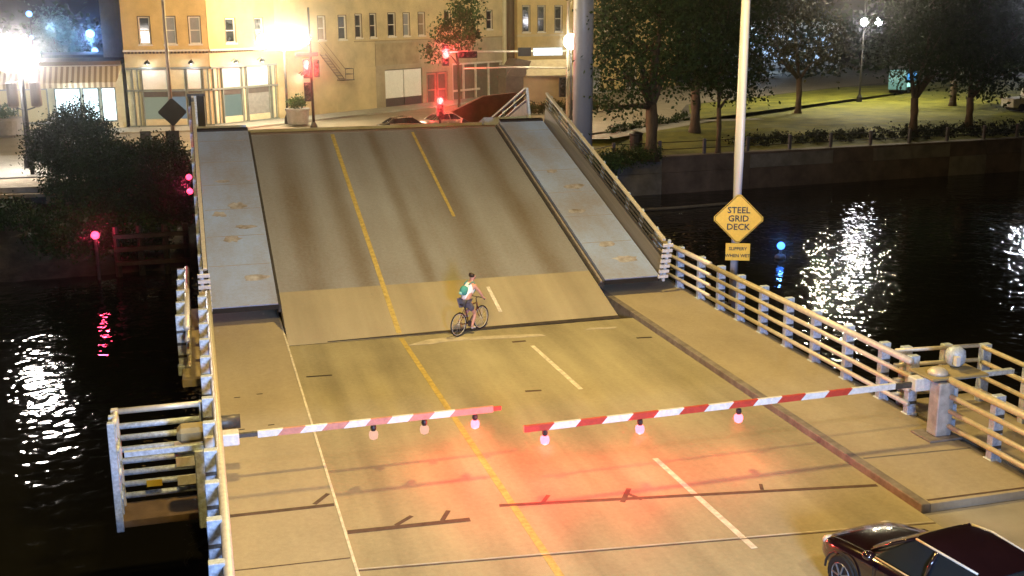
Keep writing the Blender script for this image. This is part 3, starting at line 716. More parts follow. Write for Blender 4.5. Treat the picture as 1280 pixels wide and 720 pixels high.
# ================================================================== FAR BANK GROUND
def sheet(name, poly, z, m, **kw):
    return MB().add([(x, y, z) for x, y in poly], [tuple(range(len(poly)))]).build(name, m, **kw)
sheet('lawn', [(27.5, 80.1), (33, 80.35), (42, 87.2), (44, 95), (48, 104), (62, 113), (76, 122), (110, 132), (300, 150), (300, 97.5), (130, 88.1), (60, 82.1)], .006, GRASS, kind='structure')
sheet('footpath', [(27, 77.6), (29.5, 77.3), (42, 86.9), (41.4, 89), (28, 79.3)], .012, PAVE, kind='structure')
sheet('footpath', [(42.1, 87.2), (47.5, 87.3), (47.3, 88.5), (42.0, 88.9)], .012, PAVE, kind='structure')
STREET = mat('far_street', (.24, .21, .16), .7, var=.15, scale=.5)
sheet('far_street', [(2.1, 66.1), (12.3, 66.1), (12.6, 78), (28, 79.8), (41, 90), (44, 97), (48, 104.5), (62, 113.5), (76, 122.5), (200, 190), (170, 230), (47, 124), (34, 119), (3, 92.8), (-60, 92.8), (-60, 80), (2.1, 80)], .005, STREET, kind='structure')
def slab(name, poly, z0, z1, m, **kw): return MB().prism(poly, (z0, z1), 'z').build(name, m, **kw)
slab('pavement', [(-60, 93), (3, 93), (34.8, 119.6), (47.5, 124.2), (47, 127), (34, 124.5), (1.5, 97.2), (-60, 97.6)], 0, .13, PAVE, kind='structure')
slab('pavement', [(-40, 68.5), (-3, 68.5), (-3, 79.8), (-40, 79.8)], 0, .12, PAVE, kind='structure')
# quay walls of the right bank built of big blocks
qw = thing('quay_wall', 'stained stone quay wall along the far right bank', 'quay wall', (0, 0, -3.9))
rq = random.Random(3)
qn = 0
for (xa, ya), (xb, yb) in zip(QP[:4], QP[1:5]):
    L = math.hypot(xb-xa, yb-ya); n = max(1, int(L/3.4)); ang = math.atan2(yb-ya, xb-xa)
    for i in range(n):
        a = L*i/n+.012; b = L*(i+1)/n-.012
        m = STONEL if (xa > 27 and rq.random() < .4) else STONE
        d = rq.uniform(0, .05)
        mm = Matrix.Translation((xa, ya, 0)) @ Matrix.Rotation(ang, 4, 'Z')
        MB().box(a, b, -.35-d, .4, 0, 1.9, mm).build('stone', m, qw)
        MB().box(a, b, -.32-d*.5, .4, 1.915, 2.9, mm).build('stone', STONE if rq.random() < .7 else STONEL, qw)
    MB().box(0, L, -.45, .42, 2.915, 3.08, Matrix.Translation((xa, ya, 0)) @ Matrix.Rotation(ang, 4, 'Z')).build('coping', STONE, qw)
fn = thing('quay_fence', 'low dark rail fence with grey posts along the top of the right quay wall', 'fence', (0, 0, -.85))
PG = mat('fence_post', (.10, .10, .13), .6, var=.2)
fp = B(-.10, .10, -.10, .10, 0, 1.1).mesh('post', PG, bevel=.01)
prev = None
pts = []
for (xa, ya), (xb, yb) in zip(QP[1:4], QP[2:5]):
    L = math.hypot(xb-xa, yb-ya); n = max(2, int(L/3.3))
    for i in range(n): pts.append((xa+(xb-xa)*i/n, ya+(yb-ya)*i/n+.12))
for i, p in enumerate(pts):
    if p[0] > 85: break
    link('post', fp, fn, (p[0], p[1], 0))
    if prev:
        for z in (.45, .95): MB().tube([(prev[0], prev[1], z), (p[0], p[1], z)], .03, 6).build('rail', BLACKM, fn)
    prev = p
bt = thing('mooring_log', 'thin pale timber boom floating in front of the right quay wall', 'boom', (30, 65, -3.4))
MB().tube([(-6.5, 1.5, 0), (0, 1.3, .03), (4.6, 2.0, 0)], .09, 8).build('boom_log', mat('weathered_timber', (.20, .17, .13), .7), bt)
# left bank: low lit wall with dark opening, fenders and the red channel light
lw = thing('bank_wall', 'low tan concrete wall with a dark opening on the left bank', 'wall', (-20, 64.2, -2.6))
TW = mat('tan_concrete', (.32, .24, .14), .8, var=.2)
MB().prism([(0, 0), (14.6, 0), (14.6, 1.5), (13.0, 2.3), (0, 2.6)], (0, .5)).build('wall_panel', TW, lw)
B(9.6, 12.0, -.02, -.001, 1.65, 2.15).build('opening', BLACKM, lw)
B(8.6, 14.5, -.32, -.03, 1.2, 1.35).build('ledge', PAVE, lw)
slab('terrace', [(-40, 64.8), (-6, 64.8), (-3.5, 68.4), (-40, 68.4)], -1.2, .05, mat('terrace_paving', (.36, .30, .22), .7), kind='structure')
for k, (x0, x1, y, z) in enumerate(((-4.2, -.7, 56.6, -1.45), (-4.2, -.7, 56.6, -2.1), (-4.2, -.7, 56.6, -2.8))):
    if k == 0:
        fd = thing('timber_fender', 'dark timber fender with horizontal beams beside the left bank shrubs', 'fender', (-4.2, 56.6, -4))
    B(0, 3.5, -.12, .12, z+4-.1, z+4+.1).build('beam', mat('wet_timber', (.07, .055, .045), .6, var=.4), fd)
for x in (.1, 1.2, 2.4, 3.4): MB().tube([(x, .28, 0), (x, .28, 3.0)], .15, 8).build('pile', STEEL, fd)
rl = thing('water_light', 'small red navigation light on a short post above the dark water at left', 'marker lamp', (-5.0, 56.4, -4))
MB().tube([(0, 0, 0), (0, 0, 2.55)], .08, 8).build('light_post', STEEL, rl)
MB().sphere((0, 0, 2.72), .2, 12, 8).build('lens', emit('red_glow', (1, .05, .12), 5), rl, smooth=True)
lamp('water_light_lamp', (-5.0, 56.2, -1.25), 110, (1, .04, .10), .12)
bl = thing('water_light', 'added blue light standing in for a lens ghost right of the yellow diamond sign', 'marker lamp', (29.0, 50.9, -3.55))  # float and blue lens are added in place of a lens ghost
MB().lathe([(.25, 0), (.3, .12), (.25, .22), (.08, .3), (.06, .6)], n=12).build('added_float', STEEL, bl)
MB().sphere((0, 0, .72), .2, 12, 8).build('lens', emit('blue_glow', (.05, .22, 1), 5), bl, smooth=True)  # added blue lens in place of the lens ghost
lamp('water_light_lamp', (28.9, 50.6, -2.65), 40, (.1, .35, 1), .1)  # lamp of the added blue light

# ================================================================== BUILDINGS
def facade(name, label, p0, p1, cat='building'):
    a = math.atan2(p1[1]-p0[1], p1[0]-p0[0])
    return thing(name, label, cat, (p0[0], p0[1], 0), (0, 0, a)), math.dist(p0, p1)
def wall_holes(x0, x1, z0, z1, holes, y0=0, y1=.35):
    xs = sorted({x0, x1, *[h[0] for h in holes], *[h[1] for h in holes]}); zs = sorted({z0, z1, *[h[2] for h in holes], *[h[3] for h in holes]})
    m = MB(); inh = lambda x, z: any(h[0] < x < h[1] and h[2] < z < h[3] for h in holes)
    for i in range(len(xs)-1):
        run = None
        for j in range(len(zs)-1):
            if not inh((xs[i]+xs[i+1])/2, (zs[j]+zs[j+1])/2):
                if run is None: run = zs[j]
            else:
                if run is not None: m.box(xs[i], xs[i+1], y0, y1, run, zs[j]); run = None
        if run is not None: m.box(xs[i], xs[i+1], y0, y1, run, z1)
    bm = bmesh.new(); me = bpy.data.meshes.new('w'); me.from_pydata(m.v, [], m.f); bm.from_mesh(me)
    # drop the internal coincident faces between neighbouring cells
    bmesh.ops.remove_doubles(bm, verts=bm.verts, dist=1e-5)
    seen = {}
    for f in bm.faces:
        seen.setdefault(tuple(sorted(v.index for v in f.verts)), []).append(f)
    bmesh.ops.delete(bm, geom=[f for L in seen.values() if len(L) > 1 for f in L], context='FACES_ONLY')
    bm.verts.ensure_lookup_table(); out = MB(); bm.verts.index_update()
    out.v = [tuple(v.co) for v in bm.verts]; out.f = [tuple(v.index for v in f.verts) for f in bm.faces]; bm.free(); bpy.data.meshes.remove(me)
    return out
RW = random.Random(5)
def window(parent, x0, x1, z0, z1, frame=WINF, pane=WPANE, surround=True, sash=True, y=.06, bars=0):
    m = MB(); f = .09
    m.box(x0, x0+f, y, y+.08, z0, z1).box(x1-f, x1, y, y+.08, z0, z1).box(x0+f, x1-f, y, y+.08, z0, z0+f).box(x0+f, x1-f, y, y+.08, z1-f, z1)
    if sash: m.box(x0+f, x1-f, y+.005, y+.075, (z0+z1)/2-.04, (z0+z1)/2+.04)
    for k in range(bars):
        xx = x0+(x1-x0)*(k+1)/(bars+1); m.box(xx-.03, xx+.03, y+.004, y+.07, z0+f, z1-f)
    w = m.build('window', frame, parent)
    if pane is WPANE: pane = RW.choice([WPANE, WPANE, BLIND, mat('warm_curtain', (.22, .17, .11), .8), WPANE])
    B(x0+f, x1-f, y+.085, y+.12, z0+f, z1-f).build('pane', pane, w)
    if surround:
        B(x0-.12, x1+.12, -.10, .05, z0-.14, z0-.003).build('sill', WINF, w)
        q = MB().box(x0-.07, x0-.002, -.03, .05, z0, z1+.07).box(x1+.002, x1+.07, -.03, .05, z0, z1+.07).box(x0, x1, -.03, .05, z1+.002, z1+.07)
        q.build('surround', DARKF, w)
    return w
def sconce(x, z, lx, ly, power=90):
    """gooseneck lamp over a shopfront"""
    pass
P1 = (-5.4, 97.2); P2 = (1.57, 96.4); P3 = (34.3, 123.4)
b1, L1 = facade('corner_building', 'orange and cream corner building with lit storefront behind the black diamond sign', P1, P2)
wins = [(1.62, 2.5, 6.8, 8.95), (3.62, 4.5, 6.8, 8.95), (5.56, 6.46, 6.8, 8.95)]
wall_holes(.3, 6.95, 6.35, 13.5, wins).build('upper_wall', OWALL, b1)
B(.3, 6.95, .36, 12, .1, 13.4).build('building_mass', OWALL, b1)
B(.3, 6.95, 0, .35, 4.95, 6.04).build('fascia_band', YWALL, b1)
for w in wins: window(b1, *w)
B(.25, 6.97, -.18, .3, 6.20, 6.345).build('cornice', WINF, b1)
dn = MB()
for i in range(24): dn.box(.35+i*.28, .49+i*.28, -.16, -.001, 6.05, 6.195)
dn.build('dentils', BROWN, b1, kind='stuff')
# storefront of the corner building
def storefront(parent, x0, x1, cols, back=.25):
    """cols: list of (x0,x1,transom_mat,lower_mat,base)"""
    B(x0, x1, -.12, .3, 4.78, 4.945).build('shop_cornice', TRIM, parent)
    B(x0, x1, -.08, .3, 3.02, 3.16).build('transom_rail', TRIM, parent)
    B(x0, x1, -.06, .3, .12, .24).build('plinth', TRIM, parent)
    B(x0, x1, .2, .34, .2, 4.8).build('shop_backing', CREAM, parent)
    for (a, b, tm, lm, kind_) in cols:
        B(a-.09, a, -.05, .25, .245, 3.015).build('mullion', TRIM, parent); B(b, b+.09, -.05, .25, .245, 3.015).build('mullion', TRIM, parent)
        B(a-.07, a-.003, -.04, .2, 3.165, 4.775).build('mullion', TRIM, parent); B(b+.003, b+.07, -.04, .2, 3.165, 4.775).build('mullion', TRIM, parent)
        B(a, b, .05, .19, 3.17, 4.77).build('transom_panel', tm, parent)
        if kind_ == 'shop':
            B(a+.003, b-.003, .06, .19, .75, 3.0).build('shop_window', lm, parent)
            B(a+.003, b-.003, .02, .15, 2.55, 2.98).build('shop_blind', mat('blind_dark', (.10, .09, .09), .7), parent)
            B(a+.003, b-.003, -.02, .18, .25, .74).build('base_panel', CREAM, parent)
        elif kind_ == 'pil':
            B(a+.05, b-.05, .0, .18, .3, 2.95).build('pilaster_panel', CREAM, parent)
SHOPW = emit('lit_shop_cream', (.5, .55, .38), .45); SHOPD = mat('shop_grey', (.25, .26, .27), .4); SHOPB = emit('lit_shop_blue', (.45, .6, .7), .35)
SHOPG = emit('lit_shop_green', (.45, .6, .48), .5)
storefront(b1, .3, 6.95, [(.85, 1.15, CREAM, CREAM, 'pil'), (1.6, 3.5, WPANEL, SHOPW, 'shop'), (3.75, 4.9, CREAM, SHOPB, 'shop'), (5.15, 6.2, WPANEL, SHOPW, 'shop'), (6.45, 6.75, CREAM, CREAM, 'pil')])
b2, L2 = facade('long_building', 'long cream building with a row of upper windows, fire escape and white shop shutter', P2, P3)
wins = [(1.9, 2.95, 6.8, 8.8), (5.1, 6.05, 6.8, 8.8), (12.75, 13.65, 6.8, 8.9), (15.45, 16.45, 6.8, 8.95), (17.75, 18.6, 6.9, 9.05), (19.8, 20.65, 6.9, 9.1),
        (22.45, 23.5, 6.95, 9.15), (24.75, 25.7, 6.95, 9.15), (27.1, 28.1, 6.95, 9.2), (31.4, 32.4, 7.3, 9.4), (35.2, 36.2, 7.3, 9.4), (38.9, 39.9, 7.4, 9.4)]
wall_holes(.0, 7.45, 6.35, 13.5, wins[:2]).build('upper_wall', OWALL, b2)
wall_holes(7.452, 20.0, 6.35, 13.5, wins[2:6]).build('upper_wall', YWALL, b2) if False else None
wall_holes(7.452, 42.4, 6.6, 13.5, wins[2:]).build('upper_wall', YWALL, b2)
B(0, 42.4, .36, 14, .1, 13.4).build('building_mass', YWALL, b2)
B(7.452, 20.4, 0, .35, .1, 6.597).build('ground_wall', YWALL, b2)
wall_holes(20.402, 42.4, .1, 6.5, [(21.75, 27.55, .12, 3.75), (28.2, 31.8, .12, 3.2), (32.6, 41.8, .12, 3.95)]).build('ground_wall', TWALL, b2)
B(17.5, 42.4, -.05, .34, 6.505, 6.595).build('string_course', mat('stain_course', (.28, .22, .12), .8), b2)
B(7.5, 20.4, -.06, -.001, 3.9, 4.05).build('ledge', YWALL, b2)
B(20.42, 27.0, -.04, -.001, 4.2, 6.3).build('stained_panel', mat('stained_render', (.33, .27, .17), .8, var=.25, scale=.8), b2)
B(.0, 7.45, 0, .35, 4.95, 6.04).build('fascia_band', YWALL, b2)
for w in wins: window(b2, *w)
B(.02, 7.5, -.18, .3, 6.20, 6.345).build('cornice', WINF, b2)
dn = MB()
for i in range(26): dn.box(.15+i*.28, .29+i*.28, -.16, -.001, 6.05, 6.195)
dn.build('dentils', BROWN, b2, kind='stuff')
storefront(b2, .02, 7.42, [(.35, .7, CREAM, CREAM, 'pil'), (1.25, 3.2, WPANEL, SHOPG, 'shop'), (3.42, 3.7, CREAM, CREAM, 'pil'), (3.95, 6.35, WPANEL, SHOPD, 'shop'), (6.75, 7.1, CREAM, CREAM, 'pil')])
# white roller panels
for a, b in ((21.85, 24.6), (24.75, 27.45)):
    s_ = B(a, b, .1, .2, .95, 3.65).build('shutter_panel', WPANEL, b2); B(a, b, .08, .18, .13, .9).build('shutter_base', mat('shutter_dark', (.07, .05, .05), .6), b2)
B(21.75, 27.55, .2, .34, .12, 3.75).build('shutter_frame', STEEL, b2)
REDFR = mat('door_frame_red', (.45, .2, .16), .5)
B(28.2, 31.8, .22, .34, .12, 3.2).build('door_recess', mat('door_dark', (.12, .09, .07), .6), b2)
for a in (28.3, 30.1):
    m = MB().box(a, a+.12, .05, .2, .15, 3.1).box(a+1.4, a+1.52, .05, .2, .15, 3.1).box(a+.12, a+1.4, .05, .2, 2.95, 3.1).box(a+.12, a+1.4, .05, .2, 1.3, 1.45)
    m.build('door_frame', REDFR, b2)
B(32.6, 41.8, .26, .34, .12, 3.95).build('window_wall', mat('dim_interior', (.13, .11, .08), .6), b2)
m = MB()
for x in (32.6, 34.6, 36.8, 39.2, 41.5): m.box(x, x+.18, .05, .25, .12, 3.75)
m.box(32.6, 41.8, .04, .26, 3.76, 3.94).box(32.6, 37.5, -.02, .2, .95, 1.15)
m.build('window_mullions', WINF, b2)
B(42.42, 43.9, -.6, 14, .1, 13.6).build('brown_pilaster', BROWN, b2)
B(41.85, 42.4, -.2, -.001, .1, 13.5).build('pale_pilaster', CREAM, b2)
# fire escape stair
fe = MB()
A0 = Vector((12.4, -.75, 5.6)); A1 = Vector((14.9, -.75, 3.15))
for s in (-.35, .35):
    fe.tube([A0+Vector((0, s, 0)), A1+Vector((0, s, 0))], .05, 5).tube([A0+Vector((0, s, .95)), A1+Vector((.1, s, .95))], .03, 5)
fes = fe.build('fire_escape', mat('escape_brown', (.16, .10, .06), .6), b2)
sm_ = B(-.12, .12, -.35, .35, -.02, .02).mesh('step', STEEL)
for i in range(9): link('step', sm_, fes, tuple(A0.lerp(A1, (i+.5)/9)))
B(14.9, 16.1, -1.15, -.05, 3.08, 3.16).build('landing', STEEL, fes)
lr = MB()
for x in (14.95, 16.05): lr.tube([(x, -1.1, 3.16), (x, -1.1, 4.15)], .03, 5)
for z in (3.65, 4.15): lr.tube([(14.95, -1.1, z), (16.05, -1.1, z)], .03, 5).tube([(16.05, -1.1, z), (16.05, -.05, z)], .03, 5)
lr.build('landing_rail', STEEL, fes)
# sconces: each a small top-level lamp fixed to the wall
def fac_pt(P, Q, u, z, out):
    a = math.atan2(Q[1]-P[1], Q[0]-P[0]); return (P[0]+u*math.cos(a)+out*math.sin(a), P[1]+u*math.sin(a)-out*math.cos(a), z), a
for i, (P, Q, u, z, pw, lb) in enumerate((
        (P1, P2, 2.15, 5.35, 75, 'leftmost black gooseneck lamp over the corner storefront'), (P1, P2, 5.6, 5.35, 60, 'black gooseneck lamp over the storefront right of the left pole'),
        (P2, P3, 2.3, 5.3, 75, 'black gooseneck lamp just right of the building corner'), (P2, P3, 5.2, 5.3, 75, 'rightmost black gooseneck lamp over the storefront near the traffic signal'),
        (P2, P3, 10.0, 3.9, 60, 'black wall lamp shining down on the planter by the traffic signal'))):
    loc, a = fac_pt(P, Q, u, z, .02)
    t = thing('wall_lamp', lb, 'wall lamp', loc, (0, 0, a), 'gooseneck lamps on the shop walls')
    MB().tube([(0, 0, 0), (0, -.35, .2), (0, -.6, .12)], .035, 6).build('lamp_arm', BLACKM, t)
    MB().lathe([(.28, -.22), (.18, -.02), (.05, .06)], (0, -.62, .1), 12).build('lamp_shade', BLACKM, t)
    MB().sphere((0, -.62, -.06), .1, 8, 6).build('bulb', emit('bulb_white', (.9, .95, 1), 12), t)
    l_, _ = fac_pt(P, Q, u, z-.30, .62)
    lamp('wall_lamp_light', l_, pw*.55, (.85, .95, 1.0), .1)
# third building and the small house with pale awning roof
b3, L3 = facade('yellow_building', 'yellow building with tall windows behind the overhead signal arm', (35.6, 123.0), (60, 131))
wins = [(.7, 1.7, 7.0, 9.9), (2.8, 3.8, 7.0, 9.9), (5.2, 6.2, 7.0, 9.9), (9, 10, 7.0, 9.9), (12, 13, 7, 9.9), (15, 16, 7, 9.9), (10.5, 12, .2, 2.8), (16, 17.5, .2, 2.8)]
wall_holes(0, 24, .1, 13.4, wins).build('wall', OWALL, b3); B(0, 24, .36, 9, .1, 13.3).build('building_mass', OWALL, b3)
for w in wins: window(b3, *w, sash=True)
B(-.1, 24, -.15, -.001, 6.5, 6.75).build('ledge', YWALL, b3)
h4 = thing('small_shelter', 'small tan building with pale sloping awning roof left of the tall grey column', 'building', (29.6, 100.8, 0))
B(.2, 5.2, 0, 3, 0, 3.4).build('wall', YWALL, h4)
B(-1.5, .19, .2, 3, 0, 4.3).build('side_wall', mat('taupe_wall', (.16, .14, .12), .8), h4)
MB().prism([(-1.6, 3.3), (.3, 3.3), (.9, 4.75), (-.4, 5.0)], (.0, 3.1), 'y').build('gable', mat('taupe_wall', (.16, .14, .12)), h4)
MB().add([(.2, -.9, 3.45), (5.6, -.9, 3.45), (4.9, 1.4, 4.8), (.8, 1.4, 4.8), (.2, -.9, 3.35), (5.6, -.9, 3.35), (4.9, 1.4, 4.7), (.8, 1.4, 4.7)], [(0,1,2,3), (7,6,5,4), (0,4,5,1), (1,5,6,2), (2,6,7,3), (3,7,4,0)]).build('awning_roof', mat('pale_awning', (.36, .33, .26), .7), h4)
hg = thing('hedge', 'low clipped hedge in front of the small tan building', 'hedge', (29.0, 98.8, .13))

# left shop with striped awning
b5, L5 = facade('awning_shop', 'bright left shop with striped awning and white lit windows', (-30, 97.6), (-5.2, 97.35))
B(0, 24.6, .3, 9, .1, 5.2).build('wall', CREAM, b5)
B(0, 24.6, -.4, 9, 5.2, 5.5).build('roof', BROWN, b5)
m = MB().add([(15.0, -.02, 5.1), (24.7, -.02, 5.1), (24.2, -1.7, 3.9), (15.0, -1.7, 3.9), (15.0, -.02, 5.02), (24.7, -.02, 5.02), (24.2, -1.7, 3.82), (15.0, -1.7, 3.82)], [(0,1,2,3), (7,6,5,4), (0,4,5,1), (1,5,6,2), (2,6,7,3), (3,7,4,0)])
aw = bpy.data.materials.new('awning_stripe'); aw.use_nodes = True; n, l = nodes(aw)
tc = n.new('ShaderNodeTexCoord'); wv = n.new('ShaderNodeTexWave'); wv.inputs['Scale'].default_value = .75; wv.bands_direction = 'X'
cr_ = n.new('ShaderNodeValToRGB'); cr_.color_ramp.elements[0].color = (.30, .22, .12, 1); cr_.color_ramp.elements[1].color = (.66, .58, .40, 1); cr_.color_ramp.elements[0].position = .35; cr_.color_ramp.elements[1].position = .6
l.new(tc.outputs['Object'], wv.inputs[0]); l.new(wv.outputs[0], cr_.inputs[0]); l.new(cr_.outputs[0], n['Principled BSDF'].inputs['Base Color'])
m.build('awning', aw, b5)
B(15.0, 24.2, -1.72, -1.66, 3.5, 3.9).build('awning_valance', aw, b5)
LITW = emit('lit_window_white', (.72, .95, 1.0), 3.2); LITC = emit('lit_window_cream', (.8, .66, .36), .55)
for a, b, mt_ in ((19.3, 21.3, LITW), (21.45, 22.7, LITW), (22.85, 24.0, LITW), (9.2, 11.4, LITC), (11.6, 13.9, LITC), (14.1, 16.2, LITC), (16.4, 18.8, LITC)):
    w = MB().box(a, a+.1, -.05, .2, .6, 3.4).box(b-.1, b, -.05, .2, .6, 3.4).box(a+.1, b-.1, -.05, .2, 3.3, 3.4).box(a+.1, b-.1, -.05, .2, .6, .75).build('window', TRIM, b5)
    B(a+.1, b-.1, .08, .12, .75, 3.3).build('pane', mt_, w)
B(8.5, 24.4, -.1, .29, .1, .55).build('base_panel', CREAM, b5)
lamp('shop_light', (-9.0, 94.6, 2.6), 260, (.75, .92, 1.0), .6)
# low building and hillside behind the left shop
b6 = thing('low_building', 'dark low roofed building behind the striped awning shop', 'building', (-34, 108, 0))
B(0, 28.5, 0, 8, 0, 5.4).build('wall', BROWN, b6); B(-.3, 28.8, -.4, 8.3, 5.4, 5.7).build('roof', mat('roof_navy', (.05, .06, .09), .7), b6)

# ================================================================== TREES AND SHRUBS
def foliage(name, blobs, n, size, m, parent, seed=0, clump=.55, flat=.0):
    """many small leaf faces gathered in twiggy clumps inside a set of ellipsoids"""
    r = np.random.RandomState(seed)
    vol = np.array([b[3]*b[4]*b[5] for b in blobs]); vol = vol/vol.sum()
    nc = max(6, n//26); C = []
    for bi, k in enumerate(np.round(vol*nc).astype(int)):
        b = blobs[bi]; d = r.normal(size=(k, 3)); d /= np.linalg.norm(d, axis=1)[:, None]
        rad = r.uniform(.35, 1.08, size=(k, 1))**.55
        C.append(np.array(b[:3]) + d*rad*np.array(b[3:6]))
    C = np.concatenate(C); idx = r.randint(0, len(C), n)
    P = C[idx] + r.normal(size=(n, 3))*clump*r.uniform(.5, 1.2, size=(len(C), 1))[idx]
    a = r.normal(size=(n, 3)); a /= np.linalg.norm(a, axis=1)[:, None]; q = r.normal(size=(n, 3)); bb = np.cross(a, q); bb /= np.linalg.norm(bb, axis=1)[:, None]
    s1 = size*r.uniform(.6, 1.3, size=(n, 1)); s2 = s1*r.uniform(.45, .7, size=(n, 1))
    V = np.stack([P-a*s1, P-bb*s2, P+a*s1, P+bb*s2], 1).reshape(-1, 3)
    me = bpy.data.meshes.new(name); me.vertices.add(4*n); me.vertices.foreach_set('co', V.ravel().astype(np.float32))
    me.loops.add(4*n); me.loops.foreach_set('vertex_index', np.arange(4*n, dtype=np.int32)); me.polygons.add(n)
    me.polygons.foreach_set('loop_start', np.arange(0, 4*n, 4, dtype=np.int32)); me.update(calc_edges=True); me.validate()
    me.materials.append(m); return link(name, me, parent, kind='stuff')
def tree(label, loc, trunk_r, fork, blobs, n, size, m, seed, group='trees in the park on the far right bank', cat='tree', name='park_tree', clump=.6):
    t = thing(name, label, cat, loc, group=group); rr = random.Random(seed)
    MB().tube([(0, 0, -.3), (.02, 0, .3), (.05, .03, fork*.6), (.0, .1, fork)], [trunk_r*1.5, trunk_r*1.08, trunk_r*.95, trunk_r*.85], 10).build('trunk', BARK, t, smooth=True)
    lm = MB()
    for b in blobs:
        e = Vector(b[:3]); mid = Vector((e.x*.45+rr.uniform(-.4, .4), e.y*.45, fork+(e.z-fork)*.55))
        lm.tube([(0, .1, fork-.15), mid, e], [trunk_r*.6, trunk_r*.35, trunk_r*.1], 6)
        for k in range(3):
            f = mid.lerp(e, rr.random()); g = e+Vector((rr.uniform(-b[3], b[3])*.7, rr.uniform(-b[4], b[4])*.7, rr.uniform(-b[5], b[5])*.6))
            lm.tube([f, g], [trunk_r*.2, trunk_r*.05], 5)
    lm.build('limb', BARK, t, smooth=True)
    foliage('crown', blobs, n, size, m, t, seed, clump)
    return t
tree('broad tree with thick trunk beside the dark litter bin and footpath', (30.4, 71.8, -.7), .46, 3.6,
     [(0, 0, 8, 4.2, 4, 3.6), (-2.8, -1, 6.0, 2.3, 2.4, 1.9), (2.8, .5, 6.8, 2.6, 2.6, 2.4), (.5, 0, 12, 4.6, 4, 3.2), (-3.4, -.5, 10.0, 2.4, 2.4, 2.2), (-3.2, -1.2, 3.6, 1.7, 1.4, .9)], 15000, .15, LEAF_B, 11)
tree('tree with stout trunk second from the left in the park', (37.6, 80.2, 0), .42, 3.3,
     [(0, 0, 7.5, 4.2, 4, 3.6), (2.5, 0, 5.6, 2.6, 2.5, 1.8), (-.5, 0, 12, 4.8, 4, 3.4)], 9500, .17, LEAF_A, 12)
tree('slim trunked tree on the lawn left of the grey sign pole', (36.2, 73.2, -.9), .19, 3.3,
     [(0, 0, 6.8, 3.0, 2.6, 2.5), (1.8, 0, 5.0, 1.8, 1.7, 1.2), (.5, 0, 10.5, 3.8, 3, 2.8)], 8500, .15, LEAF_A, 13)
tree('tree on the bright lawn just right of the grey sign pole', (53.3, 91.8, 0), .30, 3.2,
     [(0, 0, 7.2, 4.2, 4, 3.0), (-4, 0, 6.2, 3.2, 3, 2.6), (3, 0, 5.4, 2.2, 2.2, 1.6), (-1, 0, 11.5, 5, 4, 3.4), (-6.5, 0, 9.0, 3.6, 3, 3.2)], 8500, .17, LEAF_D, 14)
tree('leaning broad tree in the dark park in front of the blue lit van', (55.5, 77.6, -.3), .34, 2.6,
     [(0, 0, 6.6, 3.6, 3.2, 2.8), (3.2, 0, 5.4, 2.8, 2.6, 2.0), (-1.9, 0, 8.2, 2.2, 2.4, 1.8), (1, 0, 10.5, 4.6, 3.6, 3), (4.5, 0, 9, 3, 3, 3)], 12000, .16, LEAF_A, 15)
tree('dark tree near the right edge above the quay wall', (61.8, 79.0, -.2), .32, 2.3,
     [(0, 0, 6, 3.6, 3.2, 3), (3, 0, 4.2, 3, 2.6, 2), (0, 0, 10.5, 4.6, 4, 3.4), (4.5, 0, 8, 3, 3, 3)], 9000, .18, LEAF_A, 16)
tree('dark rear tree at the far right edge of the park', (71.5, 94.0, 0), .35, 2.5,
     [(0, 0, 7, 5, 4, 3.6), (4, 0, 5, 3.6, 3, 2.6), (0, 0, 12, 6, 4, 4), (-5, 0, 10.5, 3.0, 3, 2.2)], 8000, .22, LEAF_A, 17)
tree('small street tree in front of the long building above the red signals', (23.4, 100.2, .1), .14, 4.6,
     [(0, 0, 7.4, 2.0, 1.8, 1.9), (-1.8, 0, 5.7, 1.1, 1.0, .9), (1.0, 0, 9.4, 1.6, 1.5, 1.3)], 3000, .15, LEAF_B, 18, None, name='street_tree', clump=.42)
tree('pale blue lit tree far behind the striped awning shop', (-13.2, 126, 0), .25, 2.6,
     [(0, 0, 6.0, 2.2, 2, 2.4), (.9, 0, 4.6, 1.6, 1.6, 1.4), (-.4, 0, 8.2, 1.6, 1.5, 1.5)], 3500, .2, mat('leaf_pale', (.10, .16, .12), .6, 0, .3, 1.2, 0), 19, None, name='street_tree')
def shrub(label, loc, blobs, n, seed, m=LEAF_C, size=.085):
    t = thing('shrub', label, 'shrub', loc, group='dark shrubs on the left bank')
    sm = MB(); rr = random.Random(seed)
    for b in blobs:
        for k in range(4): sm.tube([(rr.uniform(-.2, .2), rr.uniform(-.2, .2), -.4), (b[0]*.5, b[1]*.5, b[2]*.5), (b[0]+rr.uniform(-.7, .7)*b[3], b[1], b[2]+rr.uniform(-.5, .5)*b[5])], [.07, .05, .015], 5)
    sm.build('stem', BARK, t)
    foliage('leaves', blobs, n, size, m, t, seed, .26)
shrub('tallest round shrub on the left bank with teal lit top', (-6.2, 61.0, -1.2), [(0, 0, 3.8, 1.7, 1.5, 1.5), (.55, -.2, 5.3, .95, .9, .8), (-1.2, 0, 3.7, 1.0, 1, 1.0), (1.3, 0, 4.2, 1.0, 1, 1.0), (.5, 0, 2.0, 2.0, 1.5, 1.2)], 30000, 31, size=.075)
shrub('middle shrub on the left bank between the tall one and the round one', (-3.9, 60.0, -1.6), [(0, 0, 3.0, 1.3, 1.3, 1.2), (-.4, -.2, 1.8, 1.6, 1.3, 1.2), (.3, 0, 3.9, .8, .8, .5)], 18000, 32, size=.075)
shrub('round shrub on the left bank closest to the raised leaf', (-1.8, 60.0, -1.6), [(0, 0, 2.9, 1.75, 1.4, 1.5), (.2, 0, 1.2, 2.0, 1.4, 1.2), (-.5, .2, 3.8, .9, .8, .5)], 26000, 33, size=.075)
